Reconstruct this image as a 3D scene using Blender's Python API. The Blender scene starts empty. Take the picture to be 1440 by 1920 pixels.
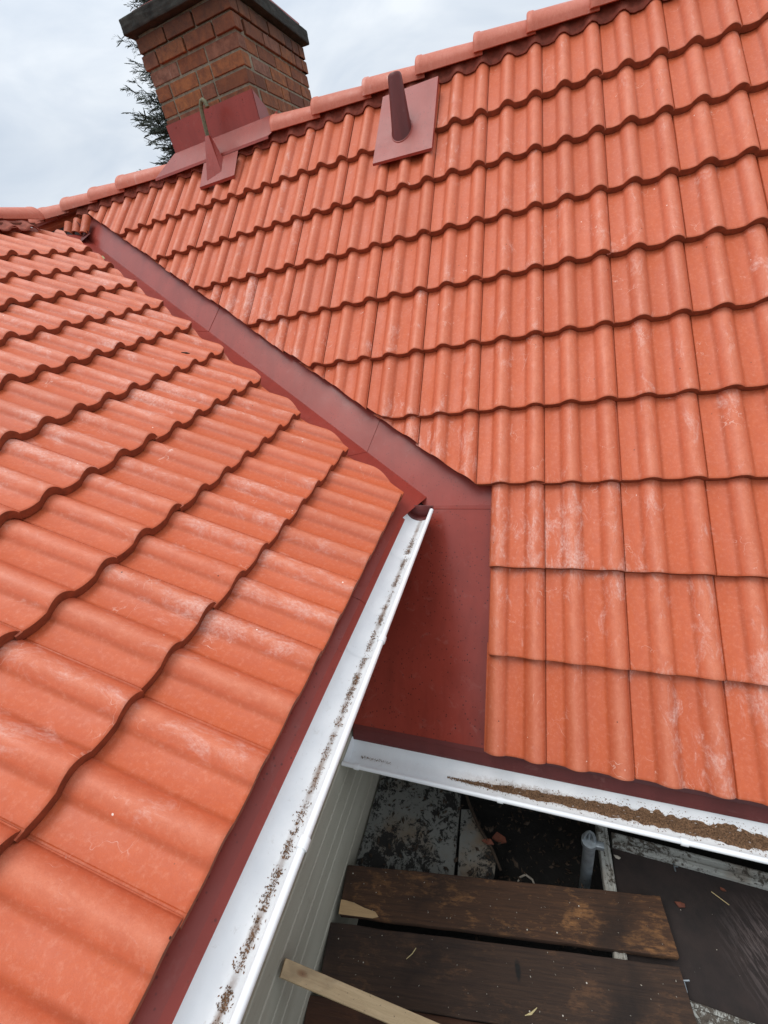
import bpy, bmesh, math, random
from mathutils import Vector, Matrix, noise as mn
R_ = math.radians
random.seed(7)
D = bpy.data; S = bpy.context.scene; COL = S.collection

# ------------------------------------------------------------------ camera
cam = D.objects.new('camera', D.cameras.new('camera')); COL.objects.link(cam)
CX = Vector((0.9359, 0.2948, -0.1930)); CD = Vector((-0.0042, -0.5384, -0.8427)); CF = Vector((-0.3524, 0.7894, -0.5026))
CF.normalize(); CX = (CX - CX.dot(CF)*CF).normalized(); CU = CX.cross(CF)
CAMP = Vector((-0.01165, -0.94273, 1.75463))
cam.matrix_world = Matrix((( CX.x, CU.x, -CF.x, CAMP.x), (CX.y, CU.y, -CF.y, CAMP.y), (CX.z, CU.z, -CF.z, CAMP.z), (0, 0, 0, 1)))
cam.data.sensor_fit = 'VERTICAL'; cam.data.sensor_height = 36; cam.data.sensor_width = 27
cam.data.lens = 786.156/1920*36; cam.data.clip_start = .02; cam.data.clip_end = 2000
S.camera = cam

# ------------------------------------------------------------------ light
SUN_EL, SUN_AZ = 74, 250
w = D.worlds.new('World'); S.world = w; w.use_nodes = True
nt = w.node_tree; nt.nodes.clear()
def N(t, ty, **k):
    n = t.nodes.new(ty)
    for a, b_ in k.items(): setattr(n, a, b_)
    return n
def L_(t, a, b_): t.links.new(a, b_)
wo = N(nt, 'ShaderNodeOutputWorld'); bg = N(nt, 'ShaderNodeBackground'); L_(nt, bg.outputs[0], wo.inputs[0])
sky = N(nt, 'ShaderNodeTexSky', sky_type='NISHITA'); sky.sun_disc = False
sky.sun_elevation = R_(SUN_EL); sky.sun_rotation = R_(SUN_AZ); sky.dust_density = 3
sk = N(nt, 'ShaderNodeMix', data_type='RGBA', blend_type='MULTIPLY'); sk.inputs[0].default_value = 1
sk.inputs[7].default_value = (1.0, .98, .96, 1); L_(nt, sky.outputs[0], sk.inputs[6])
tc = N(nt, 'ShaderNodeTexCoord'); sep = N(nt, 'ShaderNodeSeparateXYZ'); L_(nt, tc.outputs['Generated'], sep.inputs[0])
mp = N(nt, 'ShaderNodeMapping'); mp.inputs['Scale'].default_value = (1, 1, 2.4); L_(nt, tc.outputs['Generated'], mp.inputs[0])
nz = N(nt, 'ShaderNodeTexNoise'); nz.inputs['Scale'].default_value = 3.4; nz.inputs['Detail'].default_value = 5; nz.inputs['Roughness'].default_value = .5
nz.inputs['Distortion'].default_value = .6
L_(nt, mp.outputs[0], nz.inputs[0])
cr = N(nt, 'ShaderNodeValToRGB'); L_(nt, nz.outputs[0], cr.inputs[0])
cr.color_ramp.elements[0].position = .36; cr.color_ramp.elements[0].color = (5.4, 6.05, 6.9, 1)
cr.color_ramp.elements[1].position = .66; cr.color_ramp.elements[1].color = (7.6, 8.0, 8.4, 1)
# overcast: brighter towards the zenith
gr = N(nt, 'ShaderNodeMapRange'); gr.inputs['From Min'].default_value = .25; gr.inputs['From Max'].default_value = 1.0
gr.inputs['To Min'].default_value = 1.0; gr.inputs['To Max'].default_value = 1.55; L_(nt, sep.outputs[2], gr.inputs[0])
ml = N(nt, 'ShaderNodeVectorMath', operation='SCALE'); L_(nt, cr.outputs[0], ml.inputs[0]); L_(nt, gr.outputs[0], ml.inputs['Scale'])
mx = N(nt, 'ShaderNodeMix', data_type='RGBA'); mx.inputs[0].default_value = .9
L_(nt, sk.outputs[2], mx.inputs[6]); L_(nt, ml.outputs[0], mx.inputs[7])
L_(nt, mx.outputs[2], bg.inputs[0]); bg.inputs[1].default_value = .10
sun = D.objects.new('sun', D.lights.new('sun', 'SUN')); COL.objects.link(sun)
sun.data.energy = 1.25; sun.data.angle = R_(32); sun.data.color = (1, .97, .93)
az = R_(SUN_AZ)
sd = Vector((math.cos(R_(SUN_EL))*math.sin(az), math.cos(R_(SUN_EL))*math.cos(az), math.sin(R_(SUN_EL))))
sun.rotation_euler = sd.to_track_quat('Z', 'Y').to_euler()
S.view_settings.view_transform = 'Standard'; S.view_settings.look = 'None'
S.view_settings.exposure = 0.30; S.view_settings.gamma = 1
S.cycles.max_bounces = 8

# ------------------------------------------------------------------ helpers
def tag(o, label=None, cat=None, group=None, kind=None):
    if label: o['label'] = label
    if cat: o['category'] = cat
    if group: o['group'] = group
    if kind: o['kind'] = kind
    return o
def empty(name, loc=(0, 0, 0)):
    o = D.objects.new(name, None); COL.objects.link(o); o.location = loc; o.empty_display_size = .1
    return o
class MB:
    """collects faces; attributes tp=(w,d,rnd) and cr per vertex"""
    def __init__(s): s.v = []; s.f = []; s.tp = []; s.cr = []; s.mi = []
    def add(s, vs, fs, tp=None, cr=None, mi=0):
        o = len(s.v); s.v += [Vector(v) for v in vs]; s.f += [tuple(i+o for i in f) for f in fs]
        s.tp += tp if tp else [(v[0], v[1], 0) for v in vs]; s.cr += cr if cr else [0]*len(vs); s.mi += [mi]*len(fs)
    def box(s, c, d, M=None, rnd=None, bev=0, mi=0):
        x, y, z = d[0]/2, d[1]/2, d[2]/2; r = random.random() if rnd is None else rnd
        if bev <= 0:
            vs = [Vector((i*x, j*y, k*z)) for k in (-1, 1) for j in (-1, 1) for i in (-1, 1)]
            fs = [(0, 2, 3, 1), (4, 5, 7, 6), (0, 1, 5, 4), (2, 6, 7, 3), (0, 4, 6, 2), (1, 3, 7, 5)]
        else:
            b = bmesh.new(); bmesh.ops.create_cube(b, size=1)
            for v in b.verts: v.co = Vector((v.co.x*d[0], v.co.y*d[1], v.co.z*d[2]))
            bmesh.ops.bevel(b, geom=b.edges[:], offset=bev, segments=2, profile=.6, affect='EDGES')
            b.verts.index_update(); vs = [v.co.copy() for v in b.verts]; fs = [tuple(q.index for q in f.verts) for f in b.faces]; b.free()
        vs2 = [(M @ v if M is not None else v) + Vector(c) for v in vs]
        s.add(vs2, fs, [(v.x, v.y, r) for v in vs2], mi=mi)
    def tube(s, pts, rad, n=12, caps=True, rnd=0):
        pts = [Vector(p) for p in pts]; rad = rad if isinstance(rad, (list, tuple)) else [rad]*len(pts)
        vs = []; up = None
        for i, p in enumerate(pts):
            t = (pts[min(i+1, len(pts)-1)] - pts[max(i-1, 0)]).normalized()
            if up is None:
                up = Vector((0, 0, 1)) if abs(t.z) < .9 else Vector((1, 0, 0))
            a_ = t.cross(up).normalized(); up = a_.cross(t).normalized()
            for k in range(n):
                th = 2*math.pi*k/n; vs.append(p + (a_*math.cos(th) + up*math.sin(th))*rad[i])
        fs = [(i*n+k, i*n+(k+1) % n, (i+1)*n+(k+1) % n, (i+1)*n+k) for i in range(len(pts)-1) for k in range(n)]
        if caps: fs += [tuple(range(n-1, -1, -1)), tuple(range((len(pts)-1)*n, len(pts)*n))]
        s.add(vs, fs, [(v.x, v.y, rnd) for v in vs])
    def sheet(s, quad, th=.002, nrm=None):
        """thin slab over a polygon (list of points), thickness downwards along -nrm"""
        q = [Vector(p) for p in quad]; n = nrm if nrm is not None else (q[1]-q[0]).cross(q[2]-q[0]).normalized()
        m = len(q); vs = q + [p - n*th for p in q]
        fs = [tuple(range(m)), tuple(range(2*m-1, m-1, -1))] + [(i, i+m, (i+1) % m + m, (i+1) % m) for i in range(m)]
        s.add(vs, fs)
    def build(s, name, mat, parent=None, smooth=None):
        me = D.meshes.new(name); me.from_pydata(s.v, [], s.f)
        a1 = me.attributes.new('tp', 'FLOAT_VECTOR', 'POINT'); a1.data.foreach_set('vector', [c for t in s.tp for c in t])
        a2 = me.attributes.new('cr', 'FLOAT', 'POINT'); a2.data.foreach_set('value', s.cr)
        for m in (mat if isinstance(mat, (list, tuple)) else [mat]): me.materials.append(m)
        if any(s.mi): me.polygons.foreach_set('material_index', s.mi)
        b = bmesh.new(); b.from_mesh(me); bmesh.ops.recalc_face_normals(b, faces=b.faces); b.to_mesh(me); b.free()
        if smooth:
            me.polygons.foreach_set('use_smooth', [True]*len(me.polygons)); me.set_sharp_from_angle(angle=R_(smooth))
        o = D.objects.new(name, me); COL.objects.link(o)
        if parent is not None: o.parent = parent; o.matrix_parent_inverse = parent_inv(parent)
        return o
def parent_inv(p):
    M = Matrix.Translation(p.location)
    q = p.parent
    return M.inverted() if q is None else Matrix.Identity(4)

# ------------------------------------------------------------------ materials
def new_mat(name):
    m = D.materials.new(name); m.use_nodes = True; t = m.node_tree
    return m, t, t.nodes['Principled BSDF']
def ramp(t, fac, stops):
    r = N(t, 'ShaderNodeValToRGB'); L_(t, fac, r.inputs[0]); e = r.color_ramp.elements
    while len(e) < len(stops): e.new(.5)
    for i, (p, c) in enumerate(stops):
        e[i].position = p; e[i].color = (c, c, c, 1) if isinstance(c, (int, float)) else (*c, 1)
    return r.outputs[0]
def noise(t, vec, sc, det=4, ro=.55, dist=0, scale3=None):
    if scale3:
        m = N(t, 'ShaderNodeMapping'); m.inputs['Scale'].default_value = scale3; L_(t, vec, m.inputs[0]); vec = m.outputs[0]
    n = N(t, 'ShaderNodeTexNoise'); n.inputs['Scale'].default_value = sc; n.inputs['Detail'].default_value = det
    n.inputs['Roughness'].default_value = ro; n.inputs['Distortion'].default_value = dist; L_(t, vec, n.inputs[0])
    return n.outputs[0]
def mixc(t, fac, a_, b_, blend='MIX'):
    m = N(t, 'ShaderNodeMix', data_type='RGBA', blend_type=blend)
    for i, x in ((0, fac), (6, a_), (7, b_)):
        if isinstance(x, (int, float)): m.inputs[i].default_value = x
        elif isinstance(x, tuple): m.inputs[i].default_value = (*x, 1)
        else: L_(t, x, m.inputs[i])
    return m.outputs[2]
def mth(t, op, a_, b_=None, c_=None, clamp=False):
    m = N(t, 'ShaderNodeMath', operation=op); m.use_clamp = clamp
    for i, x in enumerate((a_, b_, c_)):
        if x is None: continue
        if isinstance(x, (int, float)): m.inputs[i].default_value = x
        else: L_(t, x, m.inputs[i])
    return m.outputs[0]
def bump(t, bs, h, strength, dist):
    b = N(t, 'ShaderNodeBump'); b.inputs['Strength'].default_value = strength; b.inputs['Distance'].default_value = dist
    L_(t, h, b.inputs['Height']); L_(t, b.outputs[0], bs.inputs['Normal'])
def attr(t, n): a_ = N(t, 'ShaderNodeAttribute'); a_.attribute_name = n; return a_
def obco(t): return N(t, 'ShaderNodeTexCoord').outputs['Object']

def tile_mat(name, spots, crest_scuff, base=(.61, .138, .058), scuffgain=1):
    m, t, bs = new_mat(name); co = obco(t); tp = attr(t, 'tp'); crs = attr(t, 'cr').outputs['Fac']
    sp = N(t, 'ShaderNodeSeparateXYZ'); L_(t, tp.outputs['Vector'], sp.inputs[0]); rnd = sp.outputs[2]
    vec = tp.outputs['Vector']
    c = ramp(t, rnd, [(0, tuple(x*.84 for x in base)), (.5, base), (1, (base[0]*1.04, base[1]*1.13, base[2]*1.2))])
    big = noise(t, co, 2.2, 4, .6); c = mixc(t, ramp(t, big, [(.35, 0.), (.7, .55)]), c, (base[0]*.90, base[1]*.84, base[2]*.78))
    # crease shade and some dirt painted dark along the feet of the rolls
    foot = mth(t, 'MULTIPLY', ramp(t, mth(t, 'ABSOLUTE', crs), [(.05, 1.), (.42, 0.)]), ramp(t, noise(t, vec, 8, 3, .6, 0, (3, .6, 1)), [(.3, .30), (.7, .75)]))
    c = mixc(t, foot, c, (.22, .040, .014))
    pan = ramp(t, crs, [(0, 1.), (.28, .0)]); pn = noise(t, vec, 5, 3, .6, 0, (3, .7, 1))  # saturated wash in the pans where water stands
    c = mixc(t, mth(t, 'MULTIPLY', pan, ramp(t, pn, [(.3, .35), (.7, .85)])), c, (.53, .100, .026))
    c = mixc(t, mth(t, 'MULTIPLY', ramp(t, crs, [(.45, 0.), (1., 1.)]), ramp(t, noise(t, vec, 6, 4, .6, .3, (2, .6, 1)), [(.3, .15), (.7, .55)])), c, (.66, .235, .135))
    mot = noise(t, vec, 34, 5, .75, .6, (1, .45, 1)); c = mixc(t, ramp(t, mot, [(.38, .38), (.60, 0.)]), c, (.46, .088, .036))
    mot2 = noise(t, co, 75, 4, .8); c = mixc(t, ramp(t, mot2, [(.50, .0), (.72, .30)]), c, (.72, .30, .19))
    # fine sand grain of the concrete
    gn = noise(t, co, 420, 2, .6); c = mixc(t, ramp(t, gn, [(.3, .22), (.5, 0.)]), c, (.40, .085, .045))
    # white lime bloom
    fac = None
    lime = noise(t, vec, 24, 7, .72, .9, (1, .38, 1)); lime2 = noise(t, vec, 3.6, 3, .6, .4, (1, .5, 1))
    fine = ramp(t, noise(t, vec, 160, 3, .7, .3, (1, .55, 1)), [(.36, .15), (.62, 1.)])
    region = None
    for (wx, dy, rw, rd, amt) in spots:
        mp_ = N(t, 'ShaderNodeMapping', vector_type='POINT'); mp_.inputs['Location'].default_value = (-wx/rw, -dy/rd, 0); mp_.inputs['Scale'].default_value = (1/rw, 1/rd, 0)
        L_(t, vec, mp_.inputs[0]); ln = N(t, 'ShaderNodeVectorMath', operation='LENGTH'); L_(t, mp_.outputs[0], ln.inputs[0])
        r_ = mth(t, 'MULTIPLY', ramp(t, ln.outputs['Value'], [(.25, 1.), (1., 0.)]), amt)
        region = r_ if region is None else mth(t, 'MAXIMUM', region, r_)
    reg = mth(t, 'ADD', region, .0) if region is not None else mth(t, 'ADD', 0., 0.)
    th = mth(t, 'ADD', mth(t, 'MULTIPLY', lime, .60), mth(t, 'MULTIPLY', lime2, .42))
    th = mth(t, 'ADD', th, mth(t, 'MULTIPLY', mth(t, 'SUBTRACT', rnd, .5), .03))
    th = mth(t, 'ADD', th, mth(t, 'MULTIPLY', reg, .115))
    if crest_scuff: th = mth(t, 'ADD', th, mth(t, 'MULTIPLY', crs, crest_scuff))
    bloom = mth(t, 'MULTIPLY', ramp(t, th, [(.585, 0.), (.70, .50)]), fine)
    c = mixc(t, mth(t, 'MULTIPLY', bloom, scuffgain), c, (.82, .60, .53))
    # handling scratches: thin pale curls
    wv = N(t, 'ShaderNodeTexVoronoi', feature='DISTANCE_TO_EDGE'); wv.inputs['Scale'].default_value = 13
    dn = N(t, 'ShaderNodeTexNoise'); dn.inputs['Scale'].default_value = 22; L_(t, vec, dn.inputs[0])
    av = N(t, 'ShaderNodeVectorMath', operation='MULTIPLY_ADD'); L_(t, dn.outputs['Color'], av.inputs[0]); av.inputs[1].default_value = (.10, .10, .1); L_(t, vec, av.inputs[2])
    L_(t, av.outputs[0], wv.inputs[0])
    line = ramp(t, wv.outputs['Distance'], [(.0, 1.), (.014, 0.)])
    lm = ramp(t, noise(t, vec, 7, 3, .6), [(.60, 0.), (.70, .62)])
    c = mixc(t, mth(t, 'MULTIPLY', line, lm), c, (.85, .62, .52))
    # tiny dark and pale specks
    vo = N(t, 'ShaderNodeTexVoronoi'); vo.inputs['Scale'].default_value = 28; L_(t, co, vo.inputs[0])
    vs_ = N(t, 'ShaderNodeSeparateColor'); L_(t, vo.outputs['Color'], vs_.inputs[0])
    dot = ramp(t, vo.outputs['Distance'], [(.05, 1.), (.085, 0.)])
    c = mixc(t, mth(t, 'MULTIPLY', dot, mth(t, 'GREATER_THAN', vs_.outputs[0], .93)), c, (.05, .02, .015))
    c = mixc(t, mth(t, 'MULTIPLY', dot, mth(t, 'LESS_THAN', vs_.outputs[0], .05)), c, (.9, .75, .65))
    L_(t, c, bs.inputs['Base Color'])
    rg = noise(t, vec, 9, 4, .65, 0, (1, .5, 1)); L_(t, ramp(t, rg, [(.3, .40), (.7, .66)]), bs.inputs['Roughness'])
    bs.inputs['Specular IOR Level'].default_value = .42
    h = mth(t, 'ADD', mth(t, 'MULTIPLY', noise(t, co, 300, 3, .7), .5), mth(t, 'MULTIPLY', noise(t, co, 26, 4, .6), 1.2))
    bump(t, bs, h, .35, .0022)
    return m
M = {}
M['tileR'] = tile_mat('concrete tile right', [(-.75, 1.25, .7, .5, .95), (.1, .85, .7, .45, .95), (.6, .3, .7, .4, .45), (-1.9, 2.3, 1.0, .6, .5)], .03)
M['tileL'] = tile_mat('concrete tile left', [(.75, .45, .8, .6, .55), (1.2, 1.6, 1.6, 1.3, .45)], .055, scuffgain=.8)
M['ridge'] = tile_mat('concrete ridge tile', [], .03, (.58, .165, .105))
def edge_mat():
    m, t, bs = new_mat('dark tile edge'); co = obco(t)
    c = ramp(t, noise(t, co, 30, 4, .6), [(.3, (.17, .038, .014)), (.7, (.30, .07, .026))])  # darker brown than the tile faces, on fronts and undersides
    L_(t, c, bs.inputs['Base Color']); bs.inputs['Roughness'].default_value = .75
    bump(t, bs, noise(t, co, 200, 4, .7), .5, .003); return m
M['edge'] = edge_mat()
def cut_mat():
    m, t, bs = new_mat('sawn tile edge'); co = obco(t)
    L_(t, ramp(t, noise(t, co, 60, 4, .7), [(.3, (.16, .055, .035)), (.7, (.34, .13, .08))]), bs.inputs['Base Color']); bs.inputs['Roughness'].default_value = .9
    bump(t, bs, noise(t, co, 240, 4, .7), .8, .004); return m
M['cut'] = cut_mat()
def metal_mat(name='red coated sheet', base=(.30, .046, .032), rough=(.26, .42), specks=1.0):
    m, t, bs = new_mat(name); co = obco(t)
    c = ramp(t, noise(t, co, 3, 5, .6), [(.3, tuple(x*.88 for x in base)), (.7, tuple(x*1.1 for x in base))])
    v = N(t, 'ShaderNodeTexVoronoi'); v.inputs['Scale'].default_value = 95; L_(t, co, v.inputs[0])
    vs_ = N(t, 'ShaderNodeSeparateColor'); L_(t, v.outputs['Color'], vs_.inputs[0])
    dot = mth(t, 'MULTIPLY', ramp(t, v.outputs['Distance'], [(.18, 1.), (.34, 0.)]), mth(t, 'GREATER_THAN', vs_.outputs[0], .80))
    area = ramp(t, noise(t, co, 6, 4, .7, .5), [(.34, 0.), (.60, .85*specks)])
    drop = mth(t, 'MULTIPLY', dot, area)
    c = mixc(t, drop, c, (.07, .016, .014))
    stk = noise(t, co, 9, 5, .7, .3, (1, .25, .25)); c = mixc(t, ramp(t, stk, [(.45, 0.), (.7, .45)]), c, tuple(x*.62 for x in base))
    dust = noise(t, co, 16, 6, .7, .6); c = mixc(t, ramp(t, dust, [(.58, 0.), (.78, .22)]), c, (.40, .22, .19))
    L_(t, c, bs.inputs['Base Color'])
    L_(t, ramp(t, noise(t, co, 5, 4, .6), [(.3, rough[0]), (.7, rough[1])]), bs.inputs['Roughness'])
    bs.inputs['Specular IOR Level'].default_value = .38; bs.inputs['Coat Weight'].default_value = .0
    h = mth(t, 'ADD', mth(t, 'MULTIPLY', noise(t, co, 4, 2, .5), 1.0), mth(t, 'MULTIPLY', noise(t, co, 500, 2, .6), .03))
    h = mth(t, 'SUBTRACT', h, mth(t, 'MULTIPLY', drop, .03)); h = mth(t, 'ADD', h, mth(t, 'MULTIPLY', noise(t, co, 70, 4, .7, .5), .10)); bump(t, bs, h, .32, .006)
    return m
M['metal'] = metal_mat()
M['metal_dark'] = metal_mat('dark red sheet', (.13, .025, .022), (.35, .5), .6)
M['metal_panel'] = metal_mat('glossy red sheet', (.27, .040, .026), (.15, .26), 1.8)
def gutter_mat(ax=None, cen=0., x0=0., wid=.03):
    m, t, bs = new_mat('white coated gutter'); co = obco(t)
    c = ramp(t, noise(t, co, 8, 5, .65), [(.3, (.78, .80, .81)), (.7, (.87, .88, .88))])
    gr_ = noise(t, co, 70, 6, .75, .5, (1, 1, 1)); c = mixc(t, ramp(t, gr_, [(.60, 0.), (.76, .5)]), c, (.45, .42, .38))
    sp = noise(t, co, 26, 5, .7); c = mixc(t, ramp(t, sp, [(.62, 0.), (.78, .35)]), c, (.55, .53, .48))
    if ax is not None:
        sx = N(t, 'ShaderNodeSeparateXYZ'); L_(t, co, sx.inputs[0]); dd = mth(t, 'ABSOLUTE', mth(t, 'SUBTRACT', sx.outputs[ax], cen))
        dd = mth(t, 'ADD', dd, mth(t, 'MULTIPLY', mth(t, 'SUBTRACT', noise(t, co, 55, 6, .8, .8), .5), wid*1.9))
        along = sx.outputs[1-ax]; start = ramp(t, mth(t, 'ADD', along, 0.), [(max(0, x0), 0.), (max(.001, x0)+.25, 1.)]) if ax == 1 else ramp(t, noise(t, co, 9, 3, .6), [(.4, .2), (.6, 1.)])
        if ax == 1: start = ramp(t, mth(t, 'MULTIPLY_ADD', along, .4, .5), [(.34, .1), (.46, 1.)])
        c = mixc(t, mth(t, 'MULTIPLY', ramp(t, mth(t, 'DIVIDE', dd, wid), [(.25, .75), (1., 0.)]), start), c, (.22, .125, .07))
    L_(t, c, bs.inputs['Base Color']); bs.inputs['Roughness'].default_value = .34
    bump(t, bs, noise(t, co, 14, 3, .6), .15, .003); return m
M['white'] = gutter_mat()
M['white_r'] = gutter_mat(1, -.036, 0., .026); M['white_l'] = gutter_mat(0, -.5575, 0., .012)
def simple(name, col, rough=.8, var=.25, sc=12, bmp=.0, bsc=60, met=0):
    m, t, bs = new_mat(name); co = obco(t)
    L_(t, ramp(t, noise(t, co, sc, 6, .65), [(.3, tuple(x*(1-var) for x in col)), (.7, tuple(min(1, x*(1+var)) for x in col))]), bs.inputs['Base Color'])
    bs.inputs['Roughness'].default_value = rough; bs.inputs['Metallic'].default_value = met
    if bmp: bump(t, bs, noise(t, co, bsc, 5, .7), bmp, .004)
    return m
M['void_shade'] = simple('void shade black', (.007, .006, .005), .85, .6, 20, 1, 40)  # near-black colour carries the shade of the void under the boards
M['ground'] = simple('garden ground', (.06, .07, .035), .95, .5, 1.5, .5, 8)
M['felt'] = simple('dark underlay', (.03, .018, .015), .9, .3, 20, .3)
M['vent'] = simple('ridge vent strip', (.30, .075, .045), .8, .35, 30, .6, 200)
M['mortar'] = simple('grey mortar', (.25, .225, .165), .95, .35, 30, .8, 180)
M['capstone'] = simple('mossy black concrete', (.030, .031, .026), .95, .6, 14, .9, 60)
M['plaster'] = simple('grey plaster', (.32, .28, .21), .9, .2, 9, .6, 90)
M['bark'] = simple('bark', (.05, .04, .032), .95, .3, 12, .6)
M['needle'] = simple('conifer needles', (.050, .066, .050), .8, .5, 3)
M['rust'] = simple('weathered iron rod', (.13, .13, .07), .7, .45, 60, .4)
def brick_mat():
    m, t, bs = new_mat('fired brick'); co = obco(t); tp = attr(t, 'tp'); sp = N(t, 'ShaderNodeSeparateXYZ'); L_(t, tp.outputs['Vector'], sp.inputs[0])
    c = ramp(t, sp.outputs[2], [(0, (.15, .052, .025)), (.3, (.26, .088, .032)), (.6, (.36, .135, .045)), (.85, (.21, .070, .030)), (1, (.29, .14, .09))])
    c = mixc(t, ramp(t, noise(t, co, 18, 5, .7, .4), [(.38, 0.), (.66, .8)]), c, (.11, .038, .022))
    c = mixc(t, ramp(t, noise(t, co, 9, 5, .7, 1, (1, 1, .3)), [(.62, 0.), (.75, .35)]), c, (.55, .42, .34))
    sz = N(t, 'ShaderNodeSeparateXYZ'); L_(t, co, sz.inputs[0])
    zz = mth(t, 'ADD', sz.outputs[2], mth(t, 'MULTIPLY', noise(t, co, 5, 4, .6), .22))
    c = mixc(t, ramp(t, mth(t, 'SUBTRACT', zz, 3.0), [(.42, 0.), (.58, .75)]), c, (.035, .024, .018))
    L_(t, c, bs.inputs['Base Color']); bs.inputs['Roughness'].default_value = .85
    bump(t, bs, noise(t, co, 60, 5, .75), .7, .006); return m
M['brick'] = brick_mat()
def siding_mat():
    m, t, bs = new_mat('painted wall boards'); co = obco(t)
    c = ramp(t, noise(t, co, 6, 5, .6, 0, (1, .3, 1)), [(.3, (.31, .285, .225)), (.7, (.42, .395, .32))])
    c = mixc(t, ramp(t, noise(t, co, 40, 6, .75), [(.58, 0.), (.75, .5)]), c, (.17, .15, .11))
    L_(t, c, bs.inputs['Base Color']); bs.inputs['Roughness'].default_value = .7
    bump(t, bs, noise(t, co, 60, 4, .7, 0, (1, .1, 1)), .4, .003); return m
M['siding'] = siding_mat()
def wood_mat(name, dark, mid, worn, wornamt, ang=0, grain=(1.2, 26, 10), rough=.86, knots=False, stain=None):
    m, t, bs = new_mat(name); co = obco(t)
    r_ = N(t, 'ShaderNodeMapping'); r_.inputs['Rotation'].default_value = (0, 0, -ang); L_(t, co, r_.inputs[0]); v = r_.outputs[0]
    g = noise(t, v, 4, 6, .7, .6, grain); c = ramp(t, g, [(.3, dark), (.7, mid)])
    blot = noise(t, v, 5, 5, .65, .8, (1, 1.5, 1)); fine = noise(t, v, 30, 5, .75, .4, (.5, 1.6, 1))
    fine2 = noise(t, v, 70, 5, .8, .3, (.35, 1.3, 1)); wf = mth(t, 'ADD', mth(t, 'MULTIPLY', blot, .42), mth(t, 'ADD', mth(t, 'MULTIPLY', fine, .30), mth(t, 'MULTIPLY', fine2, .28)))
    c = mixc(t, ramp(t, wf, [(.60-.10*wornamt, 0.), (.72-.10*wornamt, .8)]), c, worn)
    c = mixc(t, ramp(t, noise(t, v, 3.4, 4, .6, .5), [(.5, 0.), (.72, .85)]), c, tuple(x*.45 for x in dark))
    if knots:
        vo = N(t, 'ShaderNodeTexVoronoi'); vo.inputs['Scale'].default_value = 1; mp_ = N(t, 'ShaderNodeMapping'); mp_.inputs['Scale'].default_value = (7, 16, 7); L_(t, v, mp_.inputs[0]); L_(t, mp_.outputs[0], vo.inputs[0])
        c = mixc(t, ramp(t, vo.outputs['Distance'], [(.08, .9), (.2, 0.)]), c, (.20, .07, .02))
        c = mixc(t, ramp(t, noise(t, v, 90, 4, .7), [(.62, 0.), (.70, .8)]), c, (.10, .06, .03))
    if stain:
        mp2 = N(t, 'ShaderNodeMapping'); mp2.inputs['Location'].default_value = (-stain[0]/stain[2], -stain[1]/stain[3], 0); mp2.inputs['Scale'].default_value = (1/stain[2], 1/stain[3], 0)
        L_(t, co, mp2.inputs[0]); l2 = N(t, 'ShaderNodeVectorMath', operation='LENGTH'); L_(t, mp2.outputs[0], l2.inputs[0])
        c = mixc(t, ramp(t, mth(t, 'ADD', l2.outputs['Value'], mth(t, 'MULTIPLY', noise(t, co, 30, 4, .7), .8)), [(1.1, .95), (1.3, 0.)] if False else [(.70, .95), (1.0, 0.)]), c, (.006, .005, .004))
    # paint crumbs
    vo = N(t, 'ShaderNodeTexVoronoi'); vo.inputs['Scale'].default_value = 34; L_(t, co, vo.inputs[0]); sc_ = N(t, 'ShaderNodeSeparateColor'); L_(t, vo.outputs['Color'], sc_.inputs[0])
    c = mixc(t, mth(t, 'MULTIPLY', ramp(t, vo.outputs['Distance'], [(.07, 1.), (.10, 0.)]), mth(t, 'GREATER_THAN', sc_.outputs[1], .86)), c, (.55, .50, .42))
    L_(t, c, bs.inputs['Base Color']); bs.inputs['Roughness'].default_value = rough
    bump(t, bs, mth(t, 'ADD', g, mth(t, 'MULTIPLY', fine, .5)), .5, .004); return m
A_PL = math.atan2(.213, 1.314)
M['plankA'] = wood_mat('worn brown plank', (.030, .013, .006), (.075, .032, .013), (.30, .135, .045), .80, 0)
M['plankB'] = wood_mat('dark brown plank', (.022, .011, .007), (.055, .028, .015), (.13, .060, .026), .75, 0, stain=(.10, .035, .022, .055))
M['plankC'] = wood_mat('rust brown plank', (.04, .014, .007), (.085, .032, .012), (.13, .05, .018), .5, 0)
M['batten'] = wood_mat('raw pine batten', (.46, .32, .17), (.60, .44, .25), (.66, .50, .31), .3, 0, (2, 30, 20), .6, True)
M['rawend'] = wood_mat('split pale wood', (.40, .25, .12), (.52, .34, .17), (.6, .42, .22), .3, 0, (1, 20, 10), .7)
def peel_mat(name, paint, wood, amt, sc=16):
    m, t, bs = new_mat(name); co = obco(t)
    f = noise(t, co, sc, 8, .78, .8); k = noise(t, co, 3.5, 3, .5)
    s_ = mth(t, 'ADD', mth(t, 'MULTIPLY', f, .5), mth(t, 'ADD', mth(t, 'MULTIPLY', k, .28), mth(t, 'MULTIPLY', noise(t, co, sc*4, 5, .8), .22)))
    fac = ramp(t, s_, [(.53-.1*amt, 0.), (.56-.1*amt, 1.)])
    pc = ramp(t, noise(t, co, 7, 4, .6), [(.3, tuple(x*.8 for x in paint)), (.7, paint)])
    pc = mixc(t, ramp(t, noise(t, co, 5, 4, .6), [(.52, 0.), (.7, .7)]), pc, (.16, .10, .05))
    wc = ramp(t, noise(t, co, 40, 4, .7), [(.3, wood), (.7, tuple(x*1.9 for x in wood))])
    L_(t, mixc(t, fac, pc, wc), bs.inputs['Base Color']); bs.inputs['Roughness'].default_value = .8
    bump(t, bs, mth(t, 'SUBTRACT', mth(t, 'MULTIPLY', f, .4), mth(t, 'MULTIPLY', fac, .5)), .6, .004); return m
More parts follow.
